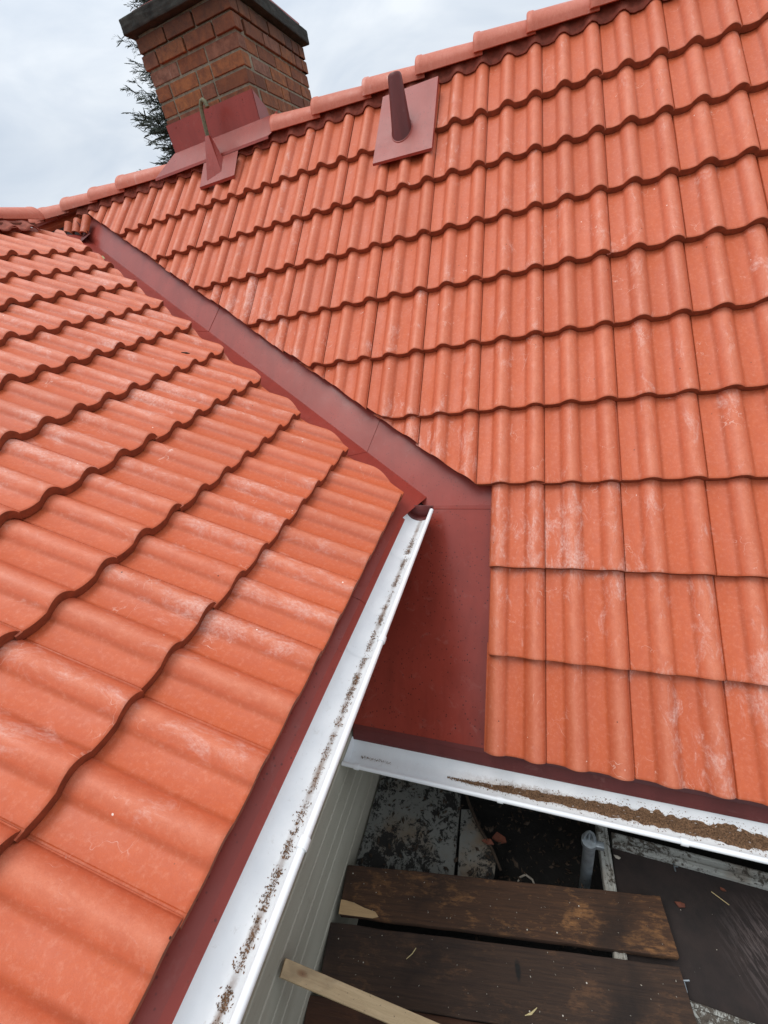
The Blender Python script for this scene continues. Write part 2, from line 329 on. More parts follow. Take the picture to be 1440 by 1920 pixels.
M['mouldy'] = peel_mat('mouldy white board', (.19, .19, .17), (.007, .006, .005), .55, 19)
M['peel'] = peel_mat('peeling white paint', (.42, .42, .38), (.05, .04, .03), .28, 26)
def panel_mat():
    m, t, bs = new_mat('dark scraped board'); co = obco(t)
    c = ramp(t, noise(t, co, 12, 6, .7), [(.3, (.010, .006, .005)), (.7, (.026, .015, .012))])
    r_ = N(t, 'ShaderNodeMapping'); r_.inputs['Rotation'].default_value = (0, 0, R_(62)); L_(t, co, r_.inputs[0])
    st = noise(t, r_.outputs[0], 12, 6, .75, .4, (1, 7, 1))
    sub = N(t, 'ShaderNodeVectorMath', operation='DISTANCE'); L_(t, co, sub.inputs[0]); sub.inputs[1].default_value = (.80, -.20, -.62)
    mk = ramp(t, sub.outputs['Value'], [(.08, .8), (.21, 0.)])
    c = mixc(t, mth(t, 'MULTIPLY', mk, ramp(t, st, [(.48, 0.), (.56, .7)])), c, (.13, .10, .095))
    L_(t, c, bs.inputs['Base Color']); bs.inputs['Roughness'].default_value = .8
    bump(t, bs, st, .4, .003); return m
M['panel'] = panel_mat()
M['galv'] = simple('galvanised steel', (.24, .27, .29), .45, .3, 25, .3, 80, .6)
M['muck'] = simple('rotted leaf muck', (.19, .105, .055), .95, .95, 210, 1, 260)
M['flake'] = simple('dry brown litter', (.19, .10, .05), .95, .7, 130, 0)
M['palechip'] = simple('pale chip', (.38, .34, .28), .8, .3, 30)
M['shard'] = simple('broken tile', (.14, .040, .020), .8, .3, 30, .6, 100)
M['straw'] = simple('pale straw', (.5, .40, .2), .8, .3, 30)
M['leafy'] = simple('yellow green leaf', (.35, .33, .12), .6, .4, 60)
M['twig'] = simple('dark twig', (.04, .025, .015), .9, .4, 60)

# ------------------------------------------------------------------ roof frames
a, b = 0.778904, 0.484872
gR, gL, W = 0.376166, 0.347024, .30
X0, Y0, Z0 = -0.615769, -0.843680, 0.830810
eRw, eRd, nR = Vector((1, 0, 0)), Vector((0, math.cos(a), math.sin(a))), Vector((0, -math.sin(a), math.cos(a)))
eLw, eLd, nL = Vector((0, 1, 0)), Vector((-math.cos(b), 0, math.sin(b))), Vector((math.sin(b), 0, math.cos(b)))
OR, OL = Vector((0, 0, 0)), Vector((X0, Y0, Z0))
def PR(w_, d_, h_=0): return OR + eRw*w_ + eRd*d_ + nR*h_
def PL(w_, d_, h_=0): return OL + eLw*w_ + eLd*d_ + nL*h_
T = .034; A = .029
def prof(x):
    """height over the pan level and crest factor; x in tile widths"""
    q = (x % .5)
    if q < .225:
        s_ = math.sin(math.pi*q/.225); return -.005*s_, -s_
    s_ = max(0., math.sin(math.pi*(q-.225)/.275)); k = s_**.9
    return A*k, k
XS = [i/40 for i in range(41)]
def make_tile(frame, u, v, g, mb, dend=None, cuts=(), jit=1.0, x_from=0., x_to=1.):
    """one interlocking tile; frame=(fn), u column, v course"""
    O, ew, ed, n = frame; rnd = random.random()
    dh = random.uniform(-1, 1)*.0013*jit; dd = random.uniform(-1, 1)*.003*jit; dr = random.uniform(-1, 1)*.0028*jit; du = random.uniform(-1, 1)*.0006*jit
    d0 = g*v; L = (g + .05) if dend is None else (dend - d0)
    xs = [x for x in XS if x_from <= x <= x_to]
    x0, x1 = xs[0], xs[-1]
    cols = [(-.016+x0*W, None), (.0012+x0*W, None), (.0018+x0*W, .0025), (.0034+x0*W, 0.)] if x_from == 0. else [(x0*W, 0.)]
    sec = []
    for (xx, dz) in cols:
        h_, c_ = prof(max(xx/W, 0)); sec.append((xx, (prof(0)[0]-(.0032 if frame[1].x < .5 else .009)) if dz is None else h_-dz, c_))
    for x in xs[1:-1]:
        h_, c_ = prof(x); sec.append((x*W, h_, c_))
    if x_to == 1.:
        for xx, dz in ((W-.0036, 0.), (W-.0014, .0006), (W-.0006, .003)) if frame[1].x < .5 else ((W-.0042, 0.), (W-.0024, .0006), (W-.0016, .003)):
            sec.append((xx, .0015-dz, .02))
    else: h_, c_ = prof(x1); sec.append((x1*W, h_, c_))
    m = len(sec)
    rings = [(0., -.0075, 0.), (.0012, -.0028, 0.), (.0045, -.0004, .0), (.011, 0., 0.)]
    for f in (.1, .3, .5, .7, .9, 1.): rings.append((L*f, 0., 0.))
    vs, tp, cr_ = [], [], []
    def pt(xx, dl, hh):
        h2 = hh - (T+.0016)*(dl/g) + dh + dr*(xx/W-.5)
        return O + ew*(u*W + xx + du) + ed*(d0 + dd + dl) + n*h2
    for (dl, dz, _) in rings:
        for (xx, hh, c_) in sec:
            vs.append(pt(xx, dl, hh+dz)); tp.append((u*W+xx, d0+dl, rnd)); cr_.append(c_)
    nr = len(rings)
    fs = [(i*m+k, i*m+k+1, (i+1)*m+k+1, (i+1)*m+k) for i in range(nr-1) for k in range(m-1)]
    mi = [0 if i >= 1 else 1 for i in range(nr-1) for k in range(m-1)]
    # underside
    ob = len(vs); br = [(0., -T+.0005), (.03, -.015), (L, -.015)]
    for (dl, dz) in br:
        for (xx, hh, c_) in sec:
            q = hh if xx > .0015 + x0*W or x_from > 0 else hh+.004
            vs.append(pt(xx, dl, q+dz)); tp.append((u*W+xx, d0+dl, rnd)); cr_.append(c_)
    for i in range(2):
        for k in range(m-1): fs.append((ob+i*m+k+1, ob+i*m+k, ob+(i+1)*m+k, ob+(i+1)*m+k+1)); mi.append(1)
    for k in range(m-1): fs.append((ob+k, ob+k+1, k+1, k)); mi.append(1)      # front face
    lt = (nr-1)*m; lb = ob+2*m
    for k in range(m-1): fs.append((lt+k, lt+k+1, lb+k+1, lb+k)); mi.append(1)
    for col in (0, m-1):
        top = [i*m+col for i in range(nr)]; bot = [ob+i*m+col for i in (2, 1, 0)]
        fs.append(tuple(top+bot) if col else tuple(reversed(top+bot))); mi.append(1 if x_from == 0 and x_to == 1 else 2)
    if not cuts: 
        o = len(mb.v); mb.v += vs; mb.f += [tuple(i+o for i in f) for f in fs]; mb.tp += tp; mb.cr += cr_; mb.mi += mi; return
    bm = bmesh.new(); l1 = bm.verts.layers.float_vector.new('tp'); l2 = bm.verts.layers.float.new('cr')
    bv = []
    for p, q, c_ in zip(vs, tp, cr_): w_ = bm.verts.new(p); w_[l1] = q; w_[l2] = c_; bv.append(w_)
    for f, i in zip(fs, mi): bf = bm.faces.new([bv[k] for k in f]); bf.material_index = i
    for (co, no) in cuts:       # removes the side the normal points to
        if not bm.verts: break
        r = bmesh.ops.bisect_plane(bm, geom=bm.verts[:]+bm.edges[:]+bm.faces[:], plane_co=co, plane_no=no, clear_outer=True, clear_inner=False)
        ed_ = [e for e in r['geom_cut'] if isinstance(e, bmesh.types.BMEdge)]
        if ed_:
            h = bmesh.ops.holes_fill(bm, edges=ed_, sides=0)
            for f in h['faces']: f.material_index = 2
    if bm.faces:
        bm.verts.index_update(); o = len(mb.v)
        for v_ in bm.verts: mb.v.append(v_.co.copy()); mb.tp.append(tuple(v_[l1])); mb.cr.append(v_[l2])
        for f in bm.faces: mb.f.append(tuple(q.index+o for q in f.verts)); mb.mi.append(f.material_index)
    bm.free()
FR, FL = (OR, eRw, eRd, nR), (OL, eLw, eLd, nL)

house = tag(empty('house', (-2, 3, -3)), 'house with two orange tiled roof slopes meeting in a dark red metal valley, white gutters', 'house')

# ---- right (main) slope
ridgeRy = 2.80; dRtop = 10.3*gR
mb = MB()
vn = Vector((-.532, -1, 0)).normalized()          # points to the valley side
cutR0 = Vector((-.306, .81, .81*math.tan(a)))
vnc = (vn - nR*0); tl = Vector((-1, .532, .532*math.tan(a))).normalized(); vnc = tl.cross(nR).normalized(); vnc = vnc if vnc.dot(vn) > 0 else -vnc
cutR = (Vector((-.306, .81, 0)), vn)
for v in range(0, 10):
    for u in range(-16, 10):
        dend = dRtop if v == 9 else None
        # position of the cut line in this course
        mid = PR(W*(u+.5), gR*(v+.5)); s0 = [(PR(W*(u+i), gR*v + j*(gR+.05)) - cutR[0]).dot(vn) for i in (0, 1) for j in (0, 1)]
        if v >= 3:
            if min(s0) > 0.0: continue
            cuts = []
            if max(s0) > -.02:
                tlr = Vector((-1, .532, .532*math.tan(a))).normalized(); loc = cutR0 + tlr*(mid-cutR0).dot(tlr); cuts = [(loc + vnc*random.uniform(-.004, .009), (vnc + tlr*random.uniform(-.035, .035)).normalized())]
            make_tile(FR, u, v, gR, mb, dend, cuts)
        else:
            if u < -1: continue
            if u == -1:
                xc = {0: -.236, 1: -.226, 2: -.232}[v]
                make_tile(FR, u, v, gR, mb, dend, [(Vector((xc, 0, 0)), Vector((-1, random.uniform(-.006, .006), 0)))], 1.6)
            else: make_tile(FR, u, v, gR, mb, dend)
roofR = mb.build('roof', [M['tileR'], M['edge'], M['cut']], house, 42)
roofR['label'] = 'steep main roof slope of orange wavy tiles rising to the ridge'
# ---- left slope
vnL = Vector((.532, 1, 0)).normalized()
cutL0 = Vector((-.616, .690, Z0)); tl = Vector((-1, .532, math.tan(b))).normalized(); vnlc = tl.cross(nL).normalized(); vnlc = vnlc if vnlc.dot(vnL) > 0 else -vnlc
cutL = (Vector((-.616, .668, 0)), vnL)
dLtop = 10.75*gL
mb = MB()
for v in range(0, 10):
    for u in range(-9, 13):
        dend = dLtop if v == 9 else None
        s0 = [(PL(W*(u+i), gL*v + j*(gL+.05)) - cutL[0]).dot(vnL) for i in (0, 1) for j in (0, 1)]
        if min(s0) > 0: continue
        cuts = []
        if max(s0) > -.02:
            tll = Vector((-1, .532, math.tan(b))).normalized(); mid = PL(W*(u+.5), gL*(v+.5)); loc = cutL0 + tll*(mid-cutL0).dot(tll); cuts = [(loc + vnlc*random.uniform(-.004, .006), (vnlc + tll*random.uniform(-.03, .03)).normalized())]
        make_tile(FL, u, v, gL, mb, dend, cuts, 1.4)
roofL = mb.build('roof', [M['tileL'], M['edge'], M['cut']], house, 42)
roofL['label'] = 'lower side roof slope of orange wavy tiles with pale scuffs'

# ---- roof boards under the tiles, rear slopes
ridgeLx = -4.02; ridgeLz = Z0 + (X0-ridgeLx)*math.tan(b)
ridgeRz = ridgeRy*math.tan(a)
hb = -.088
mb = MB()
mb.sheet([PR(-6, -.0, hb), PR(4.2, -.0, hb), PR(4.2, ridgeRy/math.cos(a)-.05, hb), PR(-6, ridgeRy/math.cos(a)-.05, hb)], .03, nR)
mb.build('roof_boards', M['felt'], house)
mb = MB()
lt_ = (X0-ridgeLx)/math.cos(b)-.05
def valley_y(x): return None
# left boards stop at the valley line
zL0 = Z0 + hb/math.cos(b); zR0 = hb/math.cos(a)
def fold(x, dz=0.): 
    z = zL0+dz + (X0-x)*math.tan(b); return Vector((x, (z - zR0 - dz)/math.tan(a), z))
xa = X0-.03; xb = ridgeLx+.05
q = [Vector((xa, -3.6, zL0+(X0-xa)*math.tan(b))), fold(xa), fold(xb), Vector((xb, -3.6, zL0+(X0-xb)*math.tan(b)))]
mb.sheet(q, .03, nL); mb.build('roof_boards', M['felt'], house)
mb = MB()
nb = Vector((0, math.sin(a), math.cos(a)))
mb.sheet([Vector((-6, ridgeRy+.02, ridgeRz-.06)), Vector((4.2, ridgeRy+.02, ridgeRz-.06)), Vector((4.2, 2*ridgeRy, 0)), Vector((-6, 2*ridgeRy, 0))], .08, nb)
o = mb.build('roof', M['ridge'], house); o['label'] = 'rear roof slope behind the ridge'
mb = MB()
mb.sheet([Vector((ridgeLx-.02, -3.6, ridgeLz-.05)), Vector((ridgeLx-.02, 2.3, ridgeLz-.05)), Vector((2*ridgeLx-X0, 2.3, Z0)), Vector((2*ridgeLx-X0, -3.6, Z0))], .08, Vector((-math.sin(b), 0, math.cos(b))))
o = mb.build('roof', M['ridge'], house); o['label'] = 'far slope of the side roof beyond its ridge'

# ---- ridge tiles
def ridge_tile(start, dirv, L, r0, r1, parent, mats=None):
    """half-round cap, collar end at start; two material slots"""
    mb = MB(); dirv = Vector(dirv).normalized(); up = Vector((0, 0, 1)); side = dirv.cross(up).normalized(); rnd = random.random()
    n = 18; prof_ = [(-.0, -.012), (.004, -.004), (.012, 0.), (.035, 0.), (.042, -.005), (L*.5, -.004), (L, -.006)]
    vs = []; tp = []
    for inner in (0, 1):
        for (s_, dr_) in prof_:
            r = (r0 + (r1-r0)*s_/L) + dr_ - (.016 if inner else 0)
            for k in range(n+1):
                th = math.pi*(-.0+k/n); cx = -math.cos(th)*r; cz = math.sin(th)*r*.80
                if k in (0, n): cz -= .012
                vs.append(Vector(start) + dirv*s_ + side*cx + up*cz); tp.append((s_, th*.1, rnd))
    m = n+1; P_ = len(prof_); fs = []; 
    for i in range(P_-1):
        for k in range(n): fs.append((i*m+k, i*m+k+1, (i+1)*m+k+1, (i+1)*m+k)); fs.append((P_*m+i*m+k+1, P_*m+i*m+k, P_*m+(i+1)*m+k, P_*m+(i+1)*m+k+1))
    for k in range(n): fs.append((k+1, k, P_*m+k, P_*m+k+1)); j = (P_-1)*m; fs.append((j+k, j+k+1, P_*m+j+k+1, P_*m+j+k))
    for i in range(P_-1):
        fs.append((i*m, (i+1)*m, P_*m+(i+1)*m, P_*m+i*m)); fs.append(((i+1)*m+n, i*m+n, P_*m+i*m+n, P_*m+(i+1)*m+n))
    mb.add(vs, fs, tp, [.6]*len(vs))
    return mb.build('ridge_tile', M['ridge'], parent, 50)
capz = 2.712
joints = [-4.80, -4.442, -4.093, -3.732, -3.387, -2.90, -2.60, -2.20, -1.83, -1.494, -1.110, -.745, -.384, -.082, .248, .59, .93, 1.28, 1.62, 1.97, 2.32, 2.67]
for i in range(len(joints)-1):
    if -3.0 < joints[i] < -1.9: continue
    if i == 5: pass
    L = joints[i+1]-joints[i]+.05
    ridge_tile((joints[i], ridgeRy-.005, capz+.006+random.uniform(-.003, .003)), (1, random.uniform(-.008, .008), -.035), L, .124, .096, roofR)
for y in [2.28-.35*k for k in range(1, 15)]:
    ridge_tile((ridgeLx, y+.40, ridgeLz-.005+random.uniform(-.003, .003)), (0, -1, 0), .40, .118, .104, roofL)
# vent strip draped under the ridge tiles
def vent_strip(fn, w0, w1, dlo, dhi, hbase, parent, gg):
    mb = MB(); n = int((w1-w0)/.0075); vs = []; rows = 5
    for i in range(n+1):
        w_ = w0+(w1-w0)*i/n; h_, c_ = prof((w_/W) % 1.0)
        pl = .0012 if i % 2 else -.0012
        for j in range(rows):
            f = j/(rows-1); d_ = dlo + random.uniform(-.002, .002)*(j == 0) + (dhi-dlo)*f
            vs.append(fn(w_, d_, hbase + h_*(1-f*.8) + pl + f*.03 + .004))
    fs = [(i*rows+j, (i+1)*rows+j, (i+1)*rows+j+1, i*rows+j+1) for i in range(n) for j in range(rows-1)]
    mb.add(vs, fs); o = mb.build('ridge_vent', M['vent'], parent, 60)
    so = o.modifiers.new('t', 'SOLIDIFY'); so.thickness = .003
    return o
vent_strip(lambda w_, d_, h_: PR(w_, d_, h_), -3.98, 2.6, 10.05*gR, 10.42*gR, -.030, roofR, gR)
vent_strip(lambda w_, d_, h_: PL(w_, d_, h_), -1.6, 3.02, 10.46*gL, 10.8*gL, -.012, roofL, gL)
# ridge of side roof: thin timber/metal strip below caps
mb = MB(); mb.box((ridgeLx+.13, -.4, ridgeLz-.062), (.012, 5.2, .03), rnd=.5); mb.build('ridge_batten', M['shard'], roofL)
# small offcuts closing the corner under the ridge junction
mbk = MB()
for (u0, l_) in ((-13.55, .10), (-13.15, .13), (-12.75, .17)):
    pts = [PR(W*u0, 9.92*gR, .0), PR(W*u0, 9.92*gR-l_, -.012)]
    vs = []; k_ = 9
    for i, p_ in enumerate(pts):
        for k in range(k_):
            th = math.pi*k/(k_-1); vs.append(p_ + eRw*(-math.cos(th)*.040) + nR*(math.sin(th)*.032-.02))
    for p_ in list(vs): vs.append(p_ - nR*.012)
    fs = [(k, k+1, k_+k+1, k_+k) for k in range(k_-1)] + [(2*k_+k+1, 2*k_+k, 3*k_+k, 3*k_+k+1) for k in range(k_-1)]
    fs += [(k_+k, k_+k+1, 3*k_+k+1, 3*k_+k) for k in range(k_-1)] + [(0, k_, 3*k_, 2*k_), (k_-1, 2*k_-1, 4*k_-1, 3*k_-1)]
    mbk.add(vs, fs, [(u0*W, i*.1, u0 % 1) for i in range(len(vs))])
mbk.build('tile_offcut', M['tileL'], roofR, 50)

# ------------------------------------------------------------------ valley metal
hs = -.077
zLs = Z0 + hs/math.cos(b); zRs = hs/math.cos(a)
def vf(x, up=0.):
    z = zLs + (X0-x)*math.tan(b); return Vector((x, (z-zRs)/math.tan(a), z+up))
def onRs(x, y, k=0.): return Vector((x, y, y*math.tan(a)+zRs)) + nR*k
def onLs(x, y, k=0.): return Vector((x, y, zLs+(X0-x)*math.tan(b))) + nL*k
segs = [(-4.12, -2.19), (-2.16, -.925), (-.90, -.56)]
dv = Vector((-1, .532, 0)).normalized(); pv = Vector((.532, 1, 0)).normalized()
for i, (xa, xb) in enumerate(((-3.93, -2.20), (-2.235, -.905), (-.94, -.555))):
    k = .0012*(2-i) if False else .0025*(2-i)
    mb = MB(); wR, wL = .34, .30
    A0, B0 = vf(xa), vf(xb)
    if i < 2:
        skew = .04
        ra, rb = (A0 + Vector((.16, wR, 0)) if i else A0 + Vector((.06, .15, 0))), B0 + Vector((.16, wR, 0))
    else:
        ra, rb = A0 + Vector((.16, wR, 0)), None
    la, lb = (A0 + Vector((-.16, -wL, 0)) if i else A0 + Vector((-.02, -.22, 0))), B0 + Vector((-.16, -wL, 0))
    R1 = onRs(ra.x, ra.y, k); Rf = [A0+nR*k, B0+nR*k]
    if i < 2: mb.sheet([Rf[0], Rf[1], onRs(rb.x, rb.y, k), R1], .0018, nR)
    else: mb.sheet([Rf[0], onRs(-.555, .795, k), onRs(-.05, .785, k), onRs(-.05, 1.1, k), R1], .0018, nR)
    lfa = onLs(la.x, la.y, k)
    if i < 2: mb.sheet([Rf[1], Rf[0], lfa, onLs(lb.x, lb.y, k)], .0018, nL)
    else: mb.sheet([B0+nL*k, A0+nL*k, lfa, onLs(-.72, .30, k), onLs(-.625, .55, k), onLs(-.60, .66, k)], .0018, nL)
    o = mb.build('valley_flashing', M['metal'], house)
    o['label'] = ['top length of the dark red valley sheet', 'middle length of the dark red valley sheet', 'lowest length of the dark red valley sheet'][i]
# head of the valley: upturned closing piece
mb = MB(); hx = -3.78
mb.sheet([vf(-3.95)+Vector((0, 0, .0)), vf(-3.70)+Vector((-.06, -.13, .02)), vf(-3.70)+Vector((-.03, .03, .10)), vf(-3.95)+Vector((0, .0, .12))], .002)
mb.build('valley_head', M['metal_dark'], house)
# broad glossy panel between the valley end and the lower gutter
mb = MB(); k = .001
mb.sheet([onRs(-.90, .045, k), onRs(-.06, .045, k), onRs(-.06, .80, k), onRs(-.90, .80, k)], .002, nR)
# raised lip at the joint with the valley sheet
mb.tube([onRs(-.53, .788, .001), onRs(-.10, .785, .001)], .0022, 6)
o = mb.build('panel_flashing', M['metal_panel'], house); o['label'] = 'broad smooth dark red metal panel below the valley'
# upstand against side wall
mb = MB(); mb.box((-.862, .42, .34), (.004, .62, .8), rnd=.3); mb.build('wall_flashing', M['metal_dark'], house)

# ------------------------------------------------------------------ eaves: drip sheets
def strip(pts_a, pts_b, th=.002):
    mb = MB(); n = len(pts_a)
    for i in range(n-1): mb.sheet([pts_a[i], pts_b[i], pts_b[i+1], pts_a[i+1]], th)
    return mb
# right eave: from under the tiles down over the back of the gutter
x0_, x1_ = -.855, 4.2
la_ = [onRs(x0_, .14, -.006), onRs(x0_, .062, -.003), Vector((x0_, .034, -.080)), Vector((x0_, .014, -.119)), Vector((x0_, .010, -.132))]
lb_ = [Vector((x1_, p.y, p.z)) for p in la_]
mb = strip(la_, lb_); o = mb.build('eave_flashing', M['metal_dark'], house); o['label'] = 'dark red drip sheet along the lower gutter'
# left eave: two lengths with a joint
for (ya, yb, k) in ((-3.6, .06, .0), (.05, .60, .0022)):
    prof_ = [(-.90, None), (-.606, None)]
    A_ = [onLs(-.90, ya, k), onLs(-.622, ya, k), onLs(-.606, ya, k)+Vector((0, 0, -.010))]
    B_ = [Vector((p.x, yb, p.z)) for p in A_]
    mb = MB()
    for i in range(2): mb.sheet([A_[i], A_[i+1], B_[i+1], B_[i]], .0018, nL)
    o = mb.build('eave_flashing', M['metal'], house); o['label'] = 'red drip sheet along the upper gutter'

# ------------------------------------------------------------------ gutters
def gutter(axis, c, r, s0_, s1_, sgn, name_label, clips, collars, fallz=0.):
    """half-round channel; axis 'x' or 'y'; c=(perp, z rim); sgn = direction of the outer lip"""
    mb = MB(); n = 20; th_ = .0022; vs = []
    nseg = 24
    def pt(s_, o_, z_):
        zz = z_ + fallz*(s_-s0_)
        return Vector((s_, o_, zz)) if axis == 'x' else Vector((o_, s_, zz))
    for i in range(nseg+1):
        s_ = s0_+(s1_-s0_)*i/nseg
        ring = []
        for rr in (r, r-th_):
            lst = []
            for k in range(n+1):
                th = math.pi*k/n; lst.append((c[0]-sgn*math.cos(th)*rr, c[1]-math.sin(th)*rr))
            ring += lst if rr == r else lst[::-1]
        for (o_, z_) in ring: vs.append(pt(s_, o_, z_))
    m = 2*(n+1); fs = [(i*m+k, i*m+(k+1) % m, (i+1)*m+(k+1) % m, (i+1)*m+k) for i in range(nseg) for k in range(m)]
    for k in range(n): fs.append((k, k+1, m-2-k, m-1-k)); j = nseg*m; fs.append((j+k+1, j+k, j+m-1-k, j+m-2-k))
    mb.add(vs, fs); g_ = mb.build('gutter', M['white_r'] if axis == 'x' else M['white_l'], house, 40); g_['label'] = name_label
    # rolled bead
    mb = MB(); br = .0095; oc = c[0]+sgn*(r+br*.35); 
    mb.tube([pt(s_, oc, c[1]+.001) for s_ in (s0_, (s0_+s1_)/2, s1_)], br, 14); mb.build('bead', M['white'], g_, 50)
    for s_ in clips:
        mb = MB()
        mb.tube([pt(s_-.011, oc, c[1]+.001), pt(s_+.011, oc, c[1]+.001)], br+.0035, 14)
        for q in range(n):        # strap below
            th = math.pi*q/n; th2 = math.pi*(q+1)/n; R2 = r+.003
            P4 = [pt(s_+e, c[0]-sgn*math.cos(t_)*R2, c[1]-math.sin(t_)*R2) for e in (-.011, .011) for t_ in (th, th2)]
            mb.add([P4[0], P4[1], P4[3], P4[2]], [(0, 1, 2, 3)])
        mb.build('bracket', M['white'], g_, 50)
    for s_ in collars:            # sleeve joint: thin raised seam inside the channel
        mb = MB(); vs = []
        for e in (-.018, .018):
            for k in range(n+1):
                th = math.pi*k/n; rr = r-th_-.0016; vs.append(pt(s_+e, c[0]-sgn*math.cos(th)*rr, c[1]-math.sin(th)*rr))
        mb.add(vs, [(k, k+1, n+1+k+1, n+1+k) for k in range(n)]); mb.build('joint', M['white'], g_, 50)
    return g_, pt
GLc, GLr = (-.5615, .730), .0625
gutL, ptL = gutter('y', GLc, GLr, -3.6, .680, 1, 'long white gutter of the side roof, running up to the valley end', [-.10, -.665, -1.35, -2.0], [-.115, .40])
GRc, GRr = (-.047, -.122), .0625
gutR, ptR = gutter('x', GRc, GRr, -.862, 4.2, -1, 'lower white gutter half filled with brown leaf muck', [-.79, -.17, .44, 1.05, 1.7], [])
# red end cap of the upper gutter
mb = MB(); vs = [Vector((GLc[0], .722, GLc[1]+.004))]; n = 18
for k in range(n+1):
    th = math.pi*k/n; vs.append(Vector((GLc[0]-math.cos(th)*(GLr+.003), .722, GLc[1]-math.sin(th)*(GLr+.003))))
vs += [v+Vector((0, -.045, 0)) for v in vs[1:]]
fs = [(0, k, k+1) for k in range(1, n+1)] + [(k, k+n+1, k+n+2, k+1) for k in range(1, n+1)]
mb.add(vs, fs); o = mb.build('end_cap', M['metal_dark'], gutL, 30); so = o.modifiers.new('t', 'SOLIDIFY'); so.thickness = .0015; o['label'] = 'dark red end cap'
mb = MB(); vs = [Vector((-.863, GRc[0], GRc[1]))]
for k in range(n+1):
    th = math.pi*k/n; vs.append(Vector((-.863, GRc[0]-math.cos(th)*(GRr+.001), GRc[1]-math.sin(th)*(GRr+.001))))
mb.add(vs, [(0, k, k+1) for k in range(1, n+1)]); o = mb.build('end_cap', M['white'], gutR); so = o.modifiers.new('t', 'SOLIDIFY'); so.thickness = .002

# ------------------------------------------------------------------ walls, soffits
mb = MB(); n_ = 0
zt = .70
mb.box((-.93, -1.6, .24), (.12, 4.0, .92), rnd=.5)                       # plastered upper wall
wl = mb.build('wall', M['plaster'], house); wl['label'] = 'grey plastered top of the side wall above the boards'
mb = MB()
z1 = -.115
bh = [(-.215, -.115), (-.320, -.219), (-.400, -.324), (-.56, -.404), (-.80, -.564), (-1.1, -.804), (-1.6, -1.1), (-3, -1.6)]
for (zl, zh) in bh:
    # board with chamfered lips so that the joints read as pale lines
    y0_, y1_ = -3.6, .40; xf = -.866
    sec = [(-.90, zl+.0005), (xf-.004, zl+.0005), (xf, zl+.004), (xf, zh-.006), (xf-.005, zh-.0005), (-.90, zh-.0005)]
    vs = [Vector((p[0], y, p[1])) for y in (y0_, y1_) for p in sec]; m = len(sec)
    mb.add(vs, [(k, (k+1) % m, m+(k+1) % m, m+k) for k in range(m)] + [tuple(range(m)), tuple(range(2*m-1, m-1, -1))])
wb = mb.build('wall_boards', M['siding'], house); wb['label'] = 'weathered grey horizontal boards of the side wall'
mb = MB(); mb.box((1.72, .46, -1.6), (5.1, .12, 2.9), rnd=.3); o = mb.build('wall', M['plaster'], house); o['label'] = 'shaded main wall under the lower gutter'
mb = MB(); mb.box((-.76, -1.5, .655), (.26, 4.2, .018), rnd=.3); mb.build('soffit', M['siding'], house)
mb = MB(); mb.box((1.7, .22, -.145), (5.1, .37, .018), rnd=.3); mb.build('soffit', M['plaster'], house)
# other sides of the building
mb = MB(); mb.box((-.9, 5.2, -1.5), (10, .15, 3.0), rnd=.3); mb.box((-7.3, -.6, -1.2), (.15, 5.8, 3.6), rnd=.3); mb.box((4.1, 2.8, -1.5), (.15, 4.8, 3.0), rnd=.3)
mb.box((-4.1, -3.5, -1.2), (6.4, .15, 3.6), rnd=.3); mb.box((-5.9, 3.6, -1.5), (.15, 3.2, 3.0), rnd=.3)
for (pts) in ([(-7.3, -3.45, .6), (-.9, -3.45, .6), (ridgeLx, -3.45, ridgeLz-.1)], [(4.1, .35, -.1), (4.1, 5.2, -.1), (4.1, ridgeRy, ridgeRz-.15)]):
    mb.sheet(pts, .1)
o = mb.build('wall', M['plaster'], house); o['label'] = 'outer walls on the far sides'

# ------------------------------------------------------------------ chimney
chx0, chx1, chy0, chy1 = -2.750, -1.955, 2.79, 3.90
chim = MB()
zt0, zt1 = 2.50, 3.49
chim.box(((chx0+chx1)/2, (chy0+chy1)/2, (zt0+zt1)/2), (chx1-chx0-.016, chy1-chy0-.016, zt1-zt0), rnd=.5)
chim_o = chim.build('chimney', M['mortar'], house); chim_o['label'] = 'brick chimney with projecting top courses and a dark slab cap'
mb = MB(); ch = .0905; nrow = 10; bl = .258
for r in range(nrow):
    zc = 3.470 - ch*(r+.5); o_ = .014 if r < 2 else 0.
    half = (r % 2)*.5
    xx0, xx1, yy0, yy1 = chx0-o_, chx1+o_, chy0-o_, chy1+o_
    for face in ('f', 'r', 'l', 'b'):
        lo, hi = (xx0, xx1) if face in 'fb' else (yy0+.002, yy1-.002)
        p_ = lo - (.125 if half else 0) ; 
        while p_ < hi-.01:
            ln = bl if random.random() < .75 else bl*.5
            if hi-(p_+ln) < .07: ln = hi-p_
            s_, e_ = max(lo, p_), min(hi, p_+ln)
            if e_-s_ > .03:
                ga, gb = (0 if s_ == lo else .007), (0 if e_ == hi else .007); c_ = (s_+ga+e_-gb)/2; l_ = e_-s_-ga-gb; dz = ch-.016; j = random.uniform(-.0035, .002)
                if face == 'f': mb.box((c_, yy0+.05+j, zc), (l_, .10, dz), bev=.004)
                elif face == 'b': mb.box((c_, yy1-.05+j, zc), (l_, .10, dz), bev=.004)
                elif face == 'r' and s_ > yy0+.09: mb.box((xx1-.05+j, c_, zc), (.10, l_, dz), bev=.004)
                elif face == 'l' and s_ > yy0+.09: mb.box((xx0+.05+j, c_, zc), (.10, l_, dz), bev=.004)
                elif face in 'rl' and e_ > yy0+.14: 
                    s2 = yy0+.100; mb.box(((xx1-.05+j) if face == 'r' else (xx0+.05+j), (s2+e_)/2, zc), (.10, e_-s2-.014, dz), bev=.004)
            p_ += ln
mb.build('bricks', M['brick'], chim_o)
